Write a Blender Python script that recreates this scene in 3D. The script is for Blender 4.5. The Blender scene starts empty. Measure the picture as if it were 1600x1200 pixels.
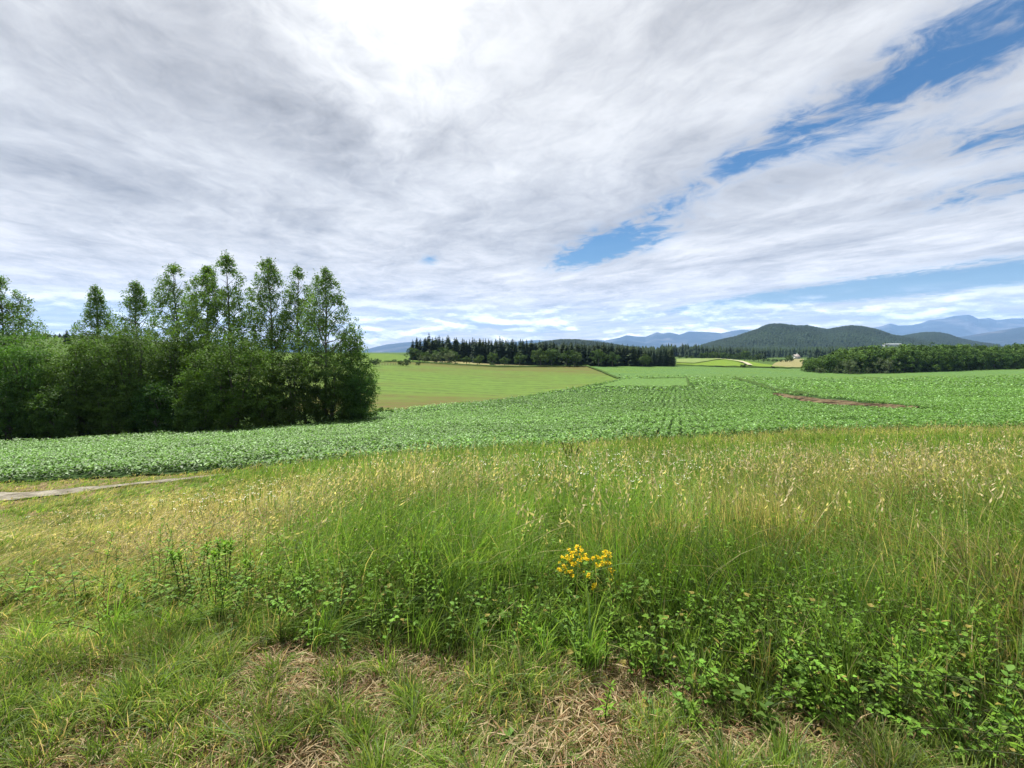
import bpy, math, random
import numpy as np
from mathutils import Vector
from mathutils.geometry import delaunay_2d_cdt

random.seed(7)
rng = np.random.default_rng(7)
sc = bpy.context.scene
C = sc.collection
F = 760.0                      # focal length in pixels of the 1600 px wide photograph
EYE = 1.6
PITCH = math.atan(60 / F)

# ------------------------------------------------------------------ camera
cam_d = bpy.data.cameras.new('camera')
cam_d.sensor_width = 36.0
cam_d.lens = 36.0 * F / 1600.0
cam_d.clip_start = 0.05
cam_d.clip_end = 90000.0
cam = bpy.data.objects.new('camera', cam_d)
C.objects.link(cam)
cam.location = (0, 0, EYE)
cam.rotation_euler = (math.pi / 2 - PITCH, 0, 0)
sc.camera = cam

# ------------------------------------------------------------------ sun, sky, exposure
SUN_EL, SUN_AZ = 60.0, -38.0       # azimuth clockwise from +Y
sun_d = bpy.data.lights.new('sun', 'SUN')
sun_d.energy = 4.6
sun_d.angle = math.radians(3.0)
sun_d.color = (1.0, 0.955, 0.88)
sun = bpy.data.objects.new('sun', sun_d)
C.objects.link(sun)
sd = Vector((math.sin(math.radians(SUN_AZ)) * math.cos(math.radians(SUN_EL)),
             math.cos(math.radians(SUN_AZ)) * math.cos(math.radians(SUN_EL)),
             math.sin(math.radians(SUN_EL))))
sun.rotation_euler = sd.to_track_quat('Z', 'Y').to_euler()
sun.location = (0, 0, 60)

world = bpy.data.worlds.new('World')
sc.world = world
world.use_nodes = True
sc.view_settings.view_transform = 'Standard'
sc.view_settings.look = 'None'
sc.view_settings.gamma = 1.0
sc.view_settings.use_curve_mapping = False
sc.view_settings.exposure = 1.32
sc.cycles.use_denoising = True
sc.cycles.max_bounces = 8
sc.cycles.diffuse_bounces = 4
sc.cycles.transmission_bounces = 4
sc.cycles.transparent_max_bounces = 8
sc.cycles.volume_bounces = 0
sc.cycles.use_adaptive_sampling = True
sc.cycles.adaptive_threshold = 0.01


class NG:
    """small helper round a node tree"""
    def __init__(s, tree):
        s.t = tree
        s.t.nodes.clear()

    def n(s, typ, **kw):
        nd = s.t.nodes.new(typ)
        for k, v in kw.items():
            setattr(nd, k, v)
        return nd

    def put(s, sock, v):
        if hasattr(v, 'is_linked') or isinstance(v, bpy.types.NodeSocket):
            s.t.links.new(v, sock)
        elif v is not None:
            sock.default_value = v

    def m(s, op, a, b=None, c=None, clamp=False):
        nd = s.n('ShaderNodeMath', operation=op, use_clamp=clamp)
        for i, v in enumerate((a, b, c)):
            if v is not None:
                s.put(nd.inputs[i], v)
        return nd.outputs[0]

    def comb(s, x, y, z):
        nd = s.n('ShaderNodeCombineXYZ')
        for i, v in enumerate((x, y, z)):
            s.put(nd.inputs[i], v)
        return nd.outputs[0]

    def noise(s, vec, scale, detail=6, rough=0.55, dist=0.0, dim='3D'):
        nd = s.n('ShaderNodeTexNoise', noise_dimensions=dim)
        s.put(nd.inputs['Vector'], vec)
        nd.inputs['Scale'].default_value = scale
        nd.inputs['Detail'].default_value = detail
        nd.inputs['Roughness'].default_value = rough
        nd.inputs['Distortion'].default_value = dist
        return nd.outputs['Fac']

    def mr(s, v, a, b, c=0.0, d=1.0, smooth=True):
        nd = s.n('ShaderNodeMapRange', interpolation_type='SMOOTHSTEP' if smooth else 'LINEAR')
        s.put(nd.inputs[0], v)
        for i, q in enumerate((a, b, c, d)):
            s.put(nd.inputs[i + 1], q)
        return nd.outputs[0]

    def mix(s, fac, a, b, mode='MIX'):
        nd = s.n('ShaderNodeMix', data_type='RGBA', blend_type=mode)
        s.put(nd.inputs[0], fac)
        for sock, v in ((nd.inputs[6], a), (nd.inputs[7], b)):
            if isinstance(v, (tuple, list)):
                v = (*v[:3], 1.0)
            s.put(sock, v)
        return nd.outputs[2]

    def gauss(s, x, y, cx, cy, wx, wy):
        """soft ellipse centred on cx, cy"""
        a = s.m('DIVIDE', s.m('SUBTRACT', x, cx), wx)
        b = s.m('DIVIDE', s.m('SUBTRACT', y, cy), wy)
        q = s.m('ADD', s.m('MULTIPLY', a, a), s.m('MULTIPLY', b, b))
        return s.m('EXPONENT', s.m('MULTIPLY', q, -1.0))


def build_world():
    g = NG(world.node_tree)
    KC = 0.035
    tc = g.n('ShaderNodeTexCoord').outputs['Generated']
    sep = g.n('ShaderNodeSeparateXYZ')
    g.put(sep.inputs[0], tc)
    x, y, z = sep.outputs
    zz = g.m('ADD', g.m('MAXIMUM', z, 0.0), KC)
    U = g.m('DIVIDE', x, zz)
    V = g.m('DIVIDE', y, zz)
    # cloud streets run along (0.27, -1): c lies across them, s along them
    c = g.m('ADD', U, g.m('MULTIPLY', V, 0.27))
    s = g.m('SUBTRACT', V, g.m('MULTIPLY', U, 0.27))
    # warp
    wv = g.comb(c, s, 3.1)
    w1 = g.m('SUBTRACT', g.noise(wv, 0.55, 3), 0.5)
    w2 = g.m('SUBTRACT', g.noise(g.comb(c, s, 9.7), 1.6, 4), 0.5)
    cw = g.m('ADD', c, g.m('ADD', g.m('MULTIPLY', w1, 0.9), g.m('MULTIPLY', w2, 0.28)))
    # texture fields
    big = g.noise(g.comb(g.m('MULTIPLY', cw, 1.0), g.m('MULTIPLY', s, 0.55), 0.0), 0.75, 5, 0.5)
    mid = g.noise(g.comb(g.m('MULTIPLY', cw, 1.7), g.m('MULTIPLY', s, 0.95), 4.0), 1.25, 6, 0.52, 0.2)
    fine = g.noise(g.comb(g.m('MULTIPLY', cw, 2.4), g.m('MULTIPLY', s, 1.5), 8.0), 3.2, 9, 0.64, 0.5)
    rip = g.noise(g.comb(g.m('MULTIPLY', c, 1.5), g.m('MULTIPLY', s, 1.1), 15.0), 9.0, 6, 0.62, 0.6)
    # openings of blue
    holes = g.m('MULTIPLY', g.gauss(c, s, 1.97, 4.2, 0.33, 0.85), 1.9)
    for (cc, ss, wc, ws, amp) in HOLES:
        holes = g.m('ADD', holes, g.m('MULTIPLY', g.gauss(c, s, cc, ss, wc, ws), amp))
    nz = g.m('ADD', g.m('MULTIPLY', g.m('SUBTRACT', mid, 0.5), 2.6), g.m('ADD', g.m('MULTIPLY', g.m('SUBTRACT', fine, 0.5), 5.0), g.m('MULTIPLY', g.m('SUBTRACT', rip, 0.5), 0.9)))
    op = g.m('ADD', holes, g.m('MULTIPLY', nz, g.m('MINIMUM', g.m('ADD', holes, 0.12), 0.75)))
    blue = g.m('MULTIPLY', g.mr(op, 0.05, 1.30), 0.93)
    # cloud brightness
    lum = g.m('ADD', 0.66, g.m('MULTIPLY', g.m('SUBTRACT', big, 0.5), 0.70))
    lum = g.m('ADD', lum, g.m('MULTIPLY', g.m('SUBTRACT', mid, 0.5), 0.75))
    lum = g.m('ADD', lum, g.m('MULTIPLY', g.m('SUBTRACT', fine, 0.5), 0.42))
    lum = g.m('ADD', lum, g.m('MULTIPLY', g.m('SUBTRACT', rip, 0.5), 0.13))
    for (cc, ss, wc, ws, amp) in SHADES:
        lum = g.m('ADD', lum, g.m('MULTIPLY', g.gauss(c, s, cc, ss, wc, ws), amp))
    # light through the cloud round the sun
    dt = g.n('ShaderNodeVectorMath', operation='DOT_PRODUCT')
    g.put(dt.inputs[0], tc)
    dt.inputs[1].default_value = GLOW_DIR
    ang = g.m('ARCCOSINE', g.m('MINIMUM', dt.outputs['Value'], 1.0))
    glow = g.m('EXPONENT', g.m('MULTIPLY', g.m('POWER', g.m('DIVIDE', ang, 0.165), 2.0), -1.0))
    lum = g.m('ADD', lum, g.m('MULTIPLY', glow, g.m('ADD', -0.05, g.m('MULTIPLY', g.m('ADD', g.m('MULTIPLY', big, 0.6), g.m('MULTIPLY', fine, 1.1)), 0.52))))
    lum = g.m('MAXIMUM', g.m('MINIMUM', lum, 1.35), 0.30)
    grey = g.mix(g.mr(lum, 0.35, 0.95, smooth=False), (0.95, 0.965, 1.02), (1.0, 1.0, 1.0))
    hor = g.mr(z, 0.0, 0.26, 1.50, 1.0)
    cloud = g.n('ShaderNodeVectorMath', operation='SCALE')
    grey = g.mix(g.mr(z, 0.0, 0.32, 0.9, 0.0), grey, (1.08, 1.0, 0.90))
    g.put(cloud.inputs[0], grey)
    g.put(cloud.inputs['Scale'], g.m('MULTIPLY', g.m('MULTIPLY', lum, hor), 0.45 / SKY_STRENGTH))
    # clear sky
    sky = g.n('ShaderNodeTexSky', sky_type='NISHITA', sun_disc=False)
    sky.sun_elevation = math.radians(SUN_EL)
    sky.sun_rotation = math.radians(SUN_AZ)
    sky.air_density = 1.0
    sky.dust_density = 0.3
    sky.ozone_density = 2.5
    hs = g.n('ShaderNodeHueSaturation')
    hs.inputs['Saturation'].default_value = 1.55
    hs.inputs['Value'].default_value = 0.36
    g.put(hs.inputs['Color'], sky.outputs[0])
    col = g.mix(blue, cloud.outputs[0], hs.outputs[0])
    # low cumulus rows just over the horizon
    el = g.m('ARCSINE', z)
    az = g.m('ARCTAN2', x, y)
    cn = g.noise(g.comb(g.m('MULTIPLY', az, 9.0), g.m('MULTIPLY', el, 34.0), 1.0), 1.0, 7, 0.6)
    cshade = g.noise(g.comb(g.m('MULTIPLY', az, 9.0), g.m('ADD', g.m('MULTIPLY', el, 34.0), 0.30), 1.0), 1.0, 7, 0.6)
    band = g.m('MULTIPLY', g.mr(el, 0.10, 0.045), g.mr(el, -0.01, 0.012))
    cum = g.m('MULTIPLY', band, g.mr(cn, 0.44, 0.56))
    cl = g.m('ADD', 0.70, g.m('MULTIPLY', g.m('SUBTRACT', cn, cshade), 4.2))
    cl = g.m('MAXIMUM', g.m('MINIMUM', cl, 1.15), 0.36)
    cc = g.n('ShaderNodeVectorMath', operation='SCALE')
    g.put(cc.inputs[0], g.mix(g.mr(cl, 0.45, 0.9), (0.86, 0.93, 1.06), (1.0, 0.99, 0.96)))
    g.put(cc.inputs['Scale'], g.m('MULTIPLY', cl, 0.92 / SKY_STRENGTH))
    col = g.mix(g.m('MULTIPLY', cum, 0.95), col, cc.outputs[0])
    bg = g.n('ShaderNodeBackground')
    bg.inputs['Strength'].default_value = SKY_STRENGTH
    g.put(bg.inputs['Color'], col)
    out = g.n('ShaderNodeOutputWorld')
    g.put(out.inputs['Surface'], bg.outputs[0])


SKY_STRENGTH = 0.10


def ray(px, py):
    """direction through pixel px, py of the 1600 x 1200 photograph"""
    a, b = (px - 800) / F, (600 - py) / F
    cp, sp = math.cos(PITCH), math.sin(PITCH)
    return (a, cp + b * sp, -sp + b * cp)


def uv(px, py):
    d = np.array(ray(px, py)); d /= np.linalg.norm(d)
    z = max(d[2], 0) + 0.035
    U, V = d[0] / z, d[1] / z
    return U + 0.27 * V, V - 0.27 * U


def hole(px, py, wc, ws, amp):
    c, s = uv(px, py)
    return (c, s, wc, ws, amp)


HOLES = [hole(1595, 45, 0.24, 0.40, 0.85), hole(1470, 105, 0.22, 0.5, 0.55), hole(1330, 165, 0.19, 0.6, 0.42),
         hole(1180, 235, 0.18, 0.7, 0.40), hole(1040, 325, 0.16, 0.7, 0.30), hole(672, 406, 0.09, 0.25, 0.75),
         hole(1500, 442, 0.9, 2.2, 1.6), hole(1300, 458, 0.6, 2.5, 1.4), hole(1150, 472, 0.5, 2.0, 1.2),
         hole(1560, 295, 0.3, 0.5, 0.8), hole(1590, 205, 0.2, 0.4, 0.6), hole(760, 507, 0.5, 0.9, 0.8), hole(1330, 250, 0.2, 0.5, 0.42),
         hole(940, 512, 0.6, 1.5, 0.5), hole(1580, 210, 0.25, 0.3, 0.4)]
HOLES = [(c, s, wc, ws, a) for (c, s, wc, ws, a) in HOLES]
SHADES = [(*uv(560, 230), 0.5, 0.5, -0.12), (*uv(250, 60), 0.5, 0.4, -0.08), (*uv(650, 30), 0.12, 0.25, 0.28),
          (*uv(690, 155), 0.10, 0.16, 0.25), (*uv(850, 200), 0.4, 0.9, 0.10), (*uv(1000, 80), 0.5, 0.3, 0.06),
          (*uv(1250, 360), 0.5, 0.8, -0.10), (*uv(700, 470), 1.2, 1.0, -0.10), (*uv(1350, 300), 0.5, 0.8, 0.08)]
_g = np.array(ray(585, 20)); _g /= np.linalg.norm(_g)
GLOW_DIR = tuple(_g)
build_world()

# ------------------------------------------------------------------ terrain
YK = np.array([1.0, 2.6, 4, 6, 9, 13, 18, 25, 40, 60, 90, 130, 190, 270, 400, 700, 1500, 4000, 40000.])
COLS = np.array([-260, 0, 300, 450, 600, 800, 1000, 1150, 1220, 1300, 1600, 1860.])
TAB = np.array([
    [0, 0, -.35, -.95, -1.9, -2.6, -3.4, -4.5, -6.8, -9.2, -8.4, -5, -1, 3, 8, 16, -14, -50, -420],
    [0, 0, -.35, -.95, -1.9, -2.5, -3.3, -4.4, -6.6, -8.8, -8.0, -5, -1, 3, 9, 17, -14, -50, -420],
    [0, 0, -.25, -.7, -1.4, -2.05, -2.8, -3.9, -6.1, -8.2, -8.5, -6.4, -3.4, -2, 1, 7, -14, -50, -420],
    [0, 0, -.20, -.6, -1.2, -1.9, -2.6, -3.6, -5.7, -7.8, -8.3, -7.4, -5.6, -5.0, -5.2, -9, -20, -50, -420],
    [0, 0, -.15, -.5, -1.1, -1.8, -2.5, -3.4, -5.3, -7.3, -8.1, -7.7, -6.8, -6.2, -5.4, -10, -20, -50, -420],
    [0, 0, -.1, -.4, -.95, -1.6, -2.3, -3.1, -4.9, -6.8, -8.6, -9.4, -9.5, -9.4, -8, -9, -20, -50, -420],
    [0, 0, -.1, -.4, -.9, -1.45, -2.15, -2.9, -4.4, -6.0, -7.7, -9.0, -9.8, -10.0, -9, -11, -20, -50, -420],
    [0, 0, -.1, -.38, -.85, -1.4, -2.05, -2.75, -4.2, -5.6, -7.3, -8.9, -10., -10.4, -9.6, -19, -20, -50, -420],
    [0, 0, -.1, -.38, -.85, -1.4, -2.0, -2.7, -4.1, -5.5, -7.2, -8.9, -10.4, -11.2, -14.5, -17.5, -20, -50, -420],
    [0, 0, -.1, -.36, -.82, -1.35, -1.95, -2.6, -4.0, -5.4, -7.2, -9., -11.2, -13., -13.5, -17, -20, -50, -420],
    [0, 0, -.1, -.35, -.8, -1.3, -1.85, -2.5, -3.8, -5.2, -6.8, -8.2, -9.7, -10.6, -11.2, -14, -20, -50, -420],
    [0, 0, -.1, -.35, -.8, -1.3, -1.85, -2.5, -3.8, -5.2, -6.8, -8.2, -9.6, -10.2, -11, -13, -20, -50, -420]])
_tx = np.linspace(-1.40, 1.40, 141)
_ly = np.linspace(math.log(1.0), math.log(40000), 420)


def _mk_table():
    tk = (COLS - 800) / F
    A = np.stack([np.interp(_ly, np.log(YK), r) for r in TAB])
    B = np.stack([np.interp(_tx, tk, A[:, j]) for j in range(A.shape[1])], axis=1)
    def sm(M, ax, sig):
        k = np.exp(-0.5 * (np.arange(-12, 13) / sig) ** 2); k /= k.sum()
        pad = [(0, 0), (0, 0)]; pad[ax] = (12, 12)
        P = np.pad(M, pad, mode='edge')
        return np.apply_along_axis(lambda v: np.convolve(v, k, 'valid'), ax, P)
    B = sm(B, 0, 3.0)
    B = sm(B, 1, 5.0)
    return B


_T = _mk_table()


def _h(i, j, seed):
    n = (i * 374761393 + j * 668265263 + seed * 2147483647) & 0xffffffff
    n = ((n ^ (n >> 13)) * 1274126177) & 0xffffffff
    return ((n ^ (n >> 16)) & 0xffff) / 65535.0


def vnoise(x, y, scale, seed=0):
    """value noise 0..1, vectorised; scale is the size of a cell in metres"""
    x = np.asarray(x, float) / scale + 1000.0
    y = np.asarray(y, float) / scale + 1000.0
    i, j = np.floor(x).astype(np.int64), np.floor(y).astype(np.int64)
    fx, fy = x - i, y - j
    fx, fy = fx * fx * (3 - 2 * fx), fy * fy * (3 - 2 * fy)
    a, b, c_, d = _h(i, j, seed), _h(i + 1, j, seed), _h(i, j + 1, seed), _h(i + 1, j + 1, seed)
    return (a * (1 - fx) + b * fx) * (1 - fy) + (c_ * (1 - fx) + d * fx) * fy


def fbm(x, y, scale, seed=0, octaves=4):
    v, a, t = 0, 1.0, 0
    for k in range(octaves):
        v = v + a * vnoise(x, y, scale / 2 ** k, seed + k * 17)
        t += a
        a *= 0.5
    return v / t


def ground(x, y):
    x, y = np.asarray(x, float), np.asarray(y, float)
    r = np.hypot(x, y)
    az = np.clip(np.arctan2(x, y), -0.94, 0.94)
    Y = np.maximum(r * np.cos(az), 1.0)
    t = np.tan(az)
    ft = np.clip((t - _tx[0]) / (_tx[1] - _tx[0]), 0, len(_tx) - 1.001)
    fl = np.clip((np.log(Y) - _ly[0]) / (_ly[1] - _ly[0]), 0, len(_ly) - 1.001)
    i, j = ft.astype(int), fl.astype(int)
    a, b = ft - i, fl - j
    z = (_T[i, j] * (1 - a) + _T[i + 1, j] * a) * (1 - b) + (_T[i, j + 1] * (1 - a) + _T[i + 1, j + 1] * a) * b
    z = z + (vnoise(x, y, 0.7, 3) - .5) * 0.07 + (vnoise(x, y, 4, 5) - .5) * 0.10 * np.clip(r / 6, 0, 1)
    return z


def hit(px, py, ymax=6000):
    """where the line of sight through a pixel meets the ground"""
    d = ray(px, py)
    Y = np.exp(np.linspace(math.log(1.2), math.log(ymax), 6000))
    k = Y / d[1]
    X, Z = d[0] * k, EYE + d[2] * k
    below = np.nonzero(Z < ground(X, Y))[0]
    i = below[0] if len(below) else len(Y) - 1
    return float(X[i]), float(Y[i])


def at(px, Y):
    """ground point on the line of sight of column px, Y metres ahead"""
    X = (px - 800) / F * Y
    return X, Y, float(ground(X, Y))


# ------------------------------------------------------------------ mesh helpers
def tag(o, label=None, cat=None, group=None, kind=None):
    if label: o['label'] = label
    if cat: o['category'] = cat
    if group: o['group'] = group
    if kind: o['kind'] = kind
    return o


def mesh_np(name, verts, faces_list, mat, col=None, smooth=False):
    """verts (n,3); faces_list: arrays (m,k) of vertex indices; col (n,3)"""
    me = bpy.data.meshes.new(name)
    verts = np.ascontiguousarray(verts, dtype=np.float32)
    me.vertices.add(len(verts))
    me.vertices.foreach_set('co', verts.ravel())
    loops = np.concatenate([f.ravel() for f in faces_list]).astype(np.int32)
    tot = np.concatenate([np.full(len(f), f.shape[1], np.int32) for f in faces_list])
    start = np.concatenate([[0], np.cumsum(tot)[:-1]]).astype(np.int32)
    me.loops.add(len(loops))
    me.loops.foreach_set('vertex_index', loops)
    me.polygons.add(len(tot))
    me.polygons.foreach_set('loop_start', start)
    if smooth:
        me.polygons.foreach_set('use_smooth', np.ones(len(tot), bool))
    me.update(calc_edges=True)
    if col is not None:
        ca = me.attributes.new('col', 'FLOAT_COLOR', 'POINT')
        cc = np.ones((len(verts), 4), np.float32)
        cc[:, :3] = col
        ca.data.foreach_set('color', cc.ravel())
    me.materials.append(mat)
    return me


def obj(name, me, parent=None):
    o = bpy.data.objects.new(name, me)
    C.objects.link(o)
    if parent: o.parent = parent
    return o


def empty(name, loc):
    o = bpy.data.objects.new(name, None)
    o.empty_display_size = 0.3
    C.objects.link(o)
    o.location = loc
    return o


def copy_tree(o, parent=None):
    c = o.copy()
    C.objects.link(c)
    if parent: c.parent = parent
    for ch in o.children:
        copy_tree(ch, c)
    return c


class Soup:
    """collects many small repeated shapes into one mesh"""
    def __init__(s):
        s.v, s.f, s.c, s.n = [], {}, [], 0

    def add(s, V, faces, col):
        """V (n,k,3), faces list of index tuples within an item, col (n,3) or (n,k,3)"""
        n, k = V.shape[:2]
        if n == 0: return
        off = (s.n + np.arange(n) * k)[:, None]
        by = {}
        for f in faces: by.setdefault(len(f), []).append(f)
        for size, fs in by.items():
            fs = np.array(fs)
            a = (off[:, :, None] + fs[None]).reshape(-1, size)
            s.f.setdefault(size, []).append(a)
        s.v.append(V.reshape(-1, 3))
        if col.ndim == 2: col = np.repeat(col[:, None], k, axis=1)
        s.c.append(col.reshape(-1, 3))
        s.n += n * k

    def mesh(s, name, mat, smooth=False):
        fl = [np.concatenate(a) for a in s.f.values()]
        return mesh_np(name, np.concatenate(s.v), fl, mat, np.concatenate(s.c), smooth)


def tube_arrays(pts, radii, sides=6):
    pts = np.asarray(pts, float)
    d = np.gradient(pts, axis=0)
    d /= np.linalg.norm(d, axis=1)[:, None] + 1e-9
    ref = np.where(np.abs(d[:, 2:3]) > 0.9, np.array([[1., 0, 0]]), np.array([[0, 0, 1.]]))
    a = np.cross(d, ref); a /= np.linalg.norm(a, axis=1)[:, None] + 1e-9
    b = np.cross(d, a)
    th = np.arange(sides) / sides * 2 * math.pi
    ring = pts[:, None] + np.asarray(radii)[:, None, None] * (a[:, None] * np.cos(th)[None, :, None] + b[:, None] * np.sin(th)[None, :, None])
    V = ring.reshape(-1, 3)
    fs = []
    for i in range(len(pts) - 1):
        for k in range(sides):
            k2 = (k + 1) % sides
            fs.append((i * sides + k, i * sides + k2, (i + 1) * sides + k2, (i + 1) * sides + k))
    return V, fs


def add_tube(soup, pts, radii, col, sides=6):
    V, fs = tube_arrays(pts, radii, sides)
    soup.add(V[None], fs, np.array([col], float))


def unit(v):
    return v / (np.linalg.norm(v, axis=-1, keepdims=True) + 1e-9)


def rand_dirs(n):
    return unit(rng.normal(size=(n, 3)))


# ------------------------------------------------------------------ materials
def new_mat(name):
    m = bpy.data.materials.new(name)
    m.use_nodes = True
    return m, NG(m.node_tree)


def foliage_mat(name, transl=0.35, rough=0.5, spec=0.3, tint=(1, 1, 1), nscale=0.0, namp=0.0):
    m, g = new_mat(name)
    at_ = g.n('ShaderNodeAttribute', attribute_name='col')
    col = g.mix(1.0, at_.outputs['Color'], tint, 'MULTIPLY')
    if nscale:
        geo = g.n('ShaderNodeNewGeometry')
        nz = g.noise(geo.outputs['Position'], nscale, 3)
        k = g.mr(nz, 0.3, 0.7, 1 - namp, 1 + namp, smooth=False)
        v = g.n('ShaderNodeVectorMath', operation='SCALE')
        g.put(v.inputs[0], col); g.put(v.inputs['Scale'], k)
        col = v.outputs[0]
    p = g.n('ShaderNodeBsdfPrincipled')
    g.put(p.inputs['Base Color'], col)
    p.inputs['Roughness'].default_value = rough
    p.inputs['Specular IOR Level'].default_value = spec
    t = g.n('ShaderNodeBsdfTranslucent')
    tc = g.mix(1.0, col, (1.15, 1.25, 0.55), 'MULTIPLY')
    g.put(t.inputs['Color'], tc)
    mx = g.n('ShaderNodeMixShader')
    mx.inputs[0].default_value = transl
    g.put(mx.inputs[1], p.outputs[0]); g.put(mx.inputs[2], t.outputs[0])
    o = g.n('ShaderNodeOutputMaterial')
    g.put(o.inputs['Surface'], mx.outputs[0])
    return m


def surf_mat(name, build, rough=0.95, spec=0.03, bump=None):
    """build(g, pos) returns a colour socket and optionally a height socket"""
    m, g = new_mat(name)
    geo = g.n('ShaderNodeNewGeometry')
    r = build(g, geo.outputs['Position'])
    col, hgt = r if isinstance(r, tuple) else (r, None)
    p = g.n('ShaderNodeBsdfPrincipled')
    g.put(p.inputs['Base Color'], col)
    p.inputs['Roughness'].default_value = rough
    p.inputs['Specular IOR Level'].default_value = spec
    if hgt is not None:
        b = g.n('ShaderNodeBump')
        b.inputs['Strength'].default_value = 1.0
        b.inputs['Distance'].default_value = bump or 0.05
        g.put(b.inputs['Height'], hgt)
        g.put(p.inputs['Normal'], b.outputs[0])
    o = g.n('ShaderNodeOutputMaterial')
    g.put(o.inputs['Surface'], p.outputs[0])
    return m


LEAF = foliage_mat('tree_leaves', 0.38, 0.6, 0.10)
GRASS = foliage_mat('grass_blades', 0.42, 0.6, 0.15)
CROP = foliage_mat('crop_leaves', 0.32, 0.55, 0.22)
WEED = foliage_mat('weed_leaves', 0.42, 0.6, 0.15)
FAR = foliage_mat('distant_leaves', 0.2, 0.8, 0.1)
BARK = foliage_mat('bark', 0.0, 0.9, 0.1, nscale=6.0, namp=0.35)
PETAL = foliage_mat('petals', 0.35, 0.6, 0.2)

def far_mask(g, p):
    ln = g.n('ShaderNodeVectorMath', operation='LENGTH')
    g.put(ln.inputs[0], p)
    return g.mr(ln.outputs['Value'], 22, 34)


M_ground = surf_mat('soil_and_thatch', lambda g, p: (
    g.mix(far_mask(g, p), g.mix(g.mr(g.noise(p, 0.9, 5), 0.42, 0.62),
          g.mix(g.mr(g.noise(p, 9, 6), 0.35, 0.65), (0.075, 0.055, 0.030), (0.21, 0.165, 0.085)),
          g.mix(g.mr(g.noise(p, 14, 6), 0.35, 0.65), (0.045, 0.070, 0.018), (0.11, 0.13, 0.040))), g.mix(g.mr(g.noise(p, 0.3, 5), 0.3, 0.7), (0.04, 0.075, 0.018), (0.065, 0.10, 0.028))),
    g.noise(p, 22, 8, 0.65)), bump=0.04)
M_track = surf_mat('gravel_track', lambda g, p: (
    g.mix(g.mr(g.noise(p, 3.0, 8, 0.7), 0.35, 0.68), (0.10, 0.09, 0.068), (0.27, 0.25, 0.205)),
    g.noise(p, 30, 6, 0.7)), bump=0.03)
M_cropsoil = surf_mat('crop_canopy_floor', lambda g, p: (  # floor kept dark: shade beneath the crop is put into its colour
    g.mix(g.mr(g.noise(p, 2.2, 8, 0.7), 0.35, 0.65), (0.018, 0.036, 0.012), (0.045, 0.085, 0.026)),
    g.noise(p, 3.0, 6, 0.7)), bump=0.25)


def rows(g, p, ang, period, wob=0.0):
    sp = g.n('ShaderNodeSeparateXYZ'); g.put(sp.inputs[0], p)
    q = g.m('ADD', g.m('MULTIPLY', sp.outputs[0], math.cos(ang)), g.m('MULTIPLY', sp.outputs[1], math.sin(ang)))
    if wob:
        q = g.m('ADD', q, g.m('MULTIPLY', g.noise(p, 0.03, 2), wob))
    return g.m('ADD', 0.5, g.m('MULTIPLY', g.m('SINE', g.m('MULTIPLY', q, 2 * math.pi / period)), 0.5))


def field_far(g, p):
    n1 = g.noise(p, 0.05, 5)
    n2 = g.noise(p, 0.8, 8, 0.75)
    c = g.mix(g.mr(n2, 0.35, 0.65), (0.046, 0.100, 0.028), (0.095, 0.165, 0.052))
    c = g.mix(g.mr(n1, 0.35, 0.7), c, g.mix(g.mr(n2, 0.35, 0.65), (0.054, 0.105, 0.022), (0.098, 0.160, 0.040)))
    return c, n2


def field_pale(g, p):
    """young crop in rows, bare brown soil showing at both ends"""
    r = g.m('MULTIPLY', rows(g, p, 1.38, 6.5, 26.0), g.mr(g.noise(p, 0.5, 3), 0.3, 0.6))
    n1 = g.noise(p, 0.022, 4)
    n3 = g.noise(p, 0.11, 5, 0.6)
    n2 = g.noise(p, 0.6, 6, 0.7)
    soilness = g.mr(n1, 0.46, 0.66)
    sp = g.n('ShaderNodeSeparateXYZ'); g.put(sp.inputs[0], p)
    near = g.mr(g.m('ADD', sp.outputs[1], g.m('MULTIPLY', n1, 30)), 92, 122, 0.95, 0.0)
    far = g.mr(g.m('ADD', g.m('ADD', sp.outputs[1], g.m('MULTIPLY', sp.outputs[0], 0.35)), g.m('MULTIPLY', n1, 60)), 195, 260, 0.0, 0.8)
    soilness = g.m('MINIMUM', g.m('ADD', g.m('MULTIPLY', soilness, 0.45), g.m('MAXIMUM', near, far)), 1.0)
    green = g.mix(r, (0.090, 0.152, 0.030), (0.052, 0.086, 0.022))
    soil = g.mix(r, (0.080, 0.086, 0.025), (0.105, 0.074, 0.036))
    soilness = g.m('MINIMUM', g.m('MULTIPLY', soilness, g.mr(n3, 0.35, 0.6, 0.55, 1.15)), 1.0)
    c = g.mix(soilness, green, soil)
    return g.mix(g.mr(n2, 0.3, 0.7, 0.0, 0.35), c, (0.09, 0.12, 0.035)), n2


def field_plain(a, b, sc_=0.4):
    def f(g, p):
        n = g.noise(p, sc_, 6, 0.7)
        return g.mix(g.mr(n, 0.3, 0.7), a, b), n
    return f


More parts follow.
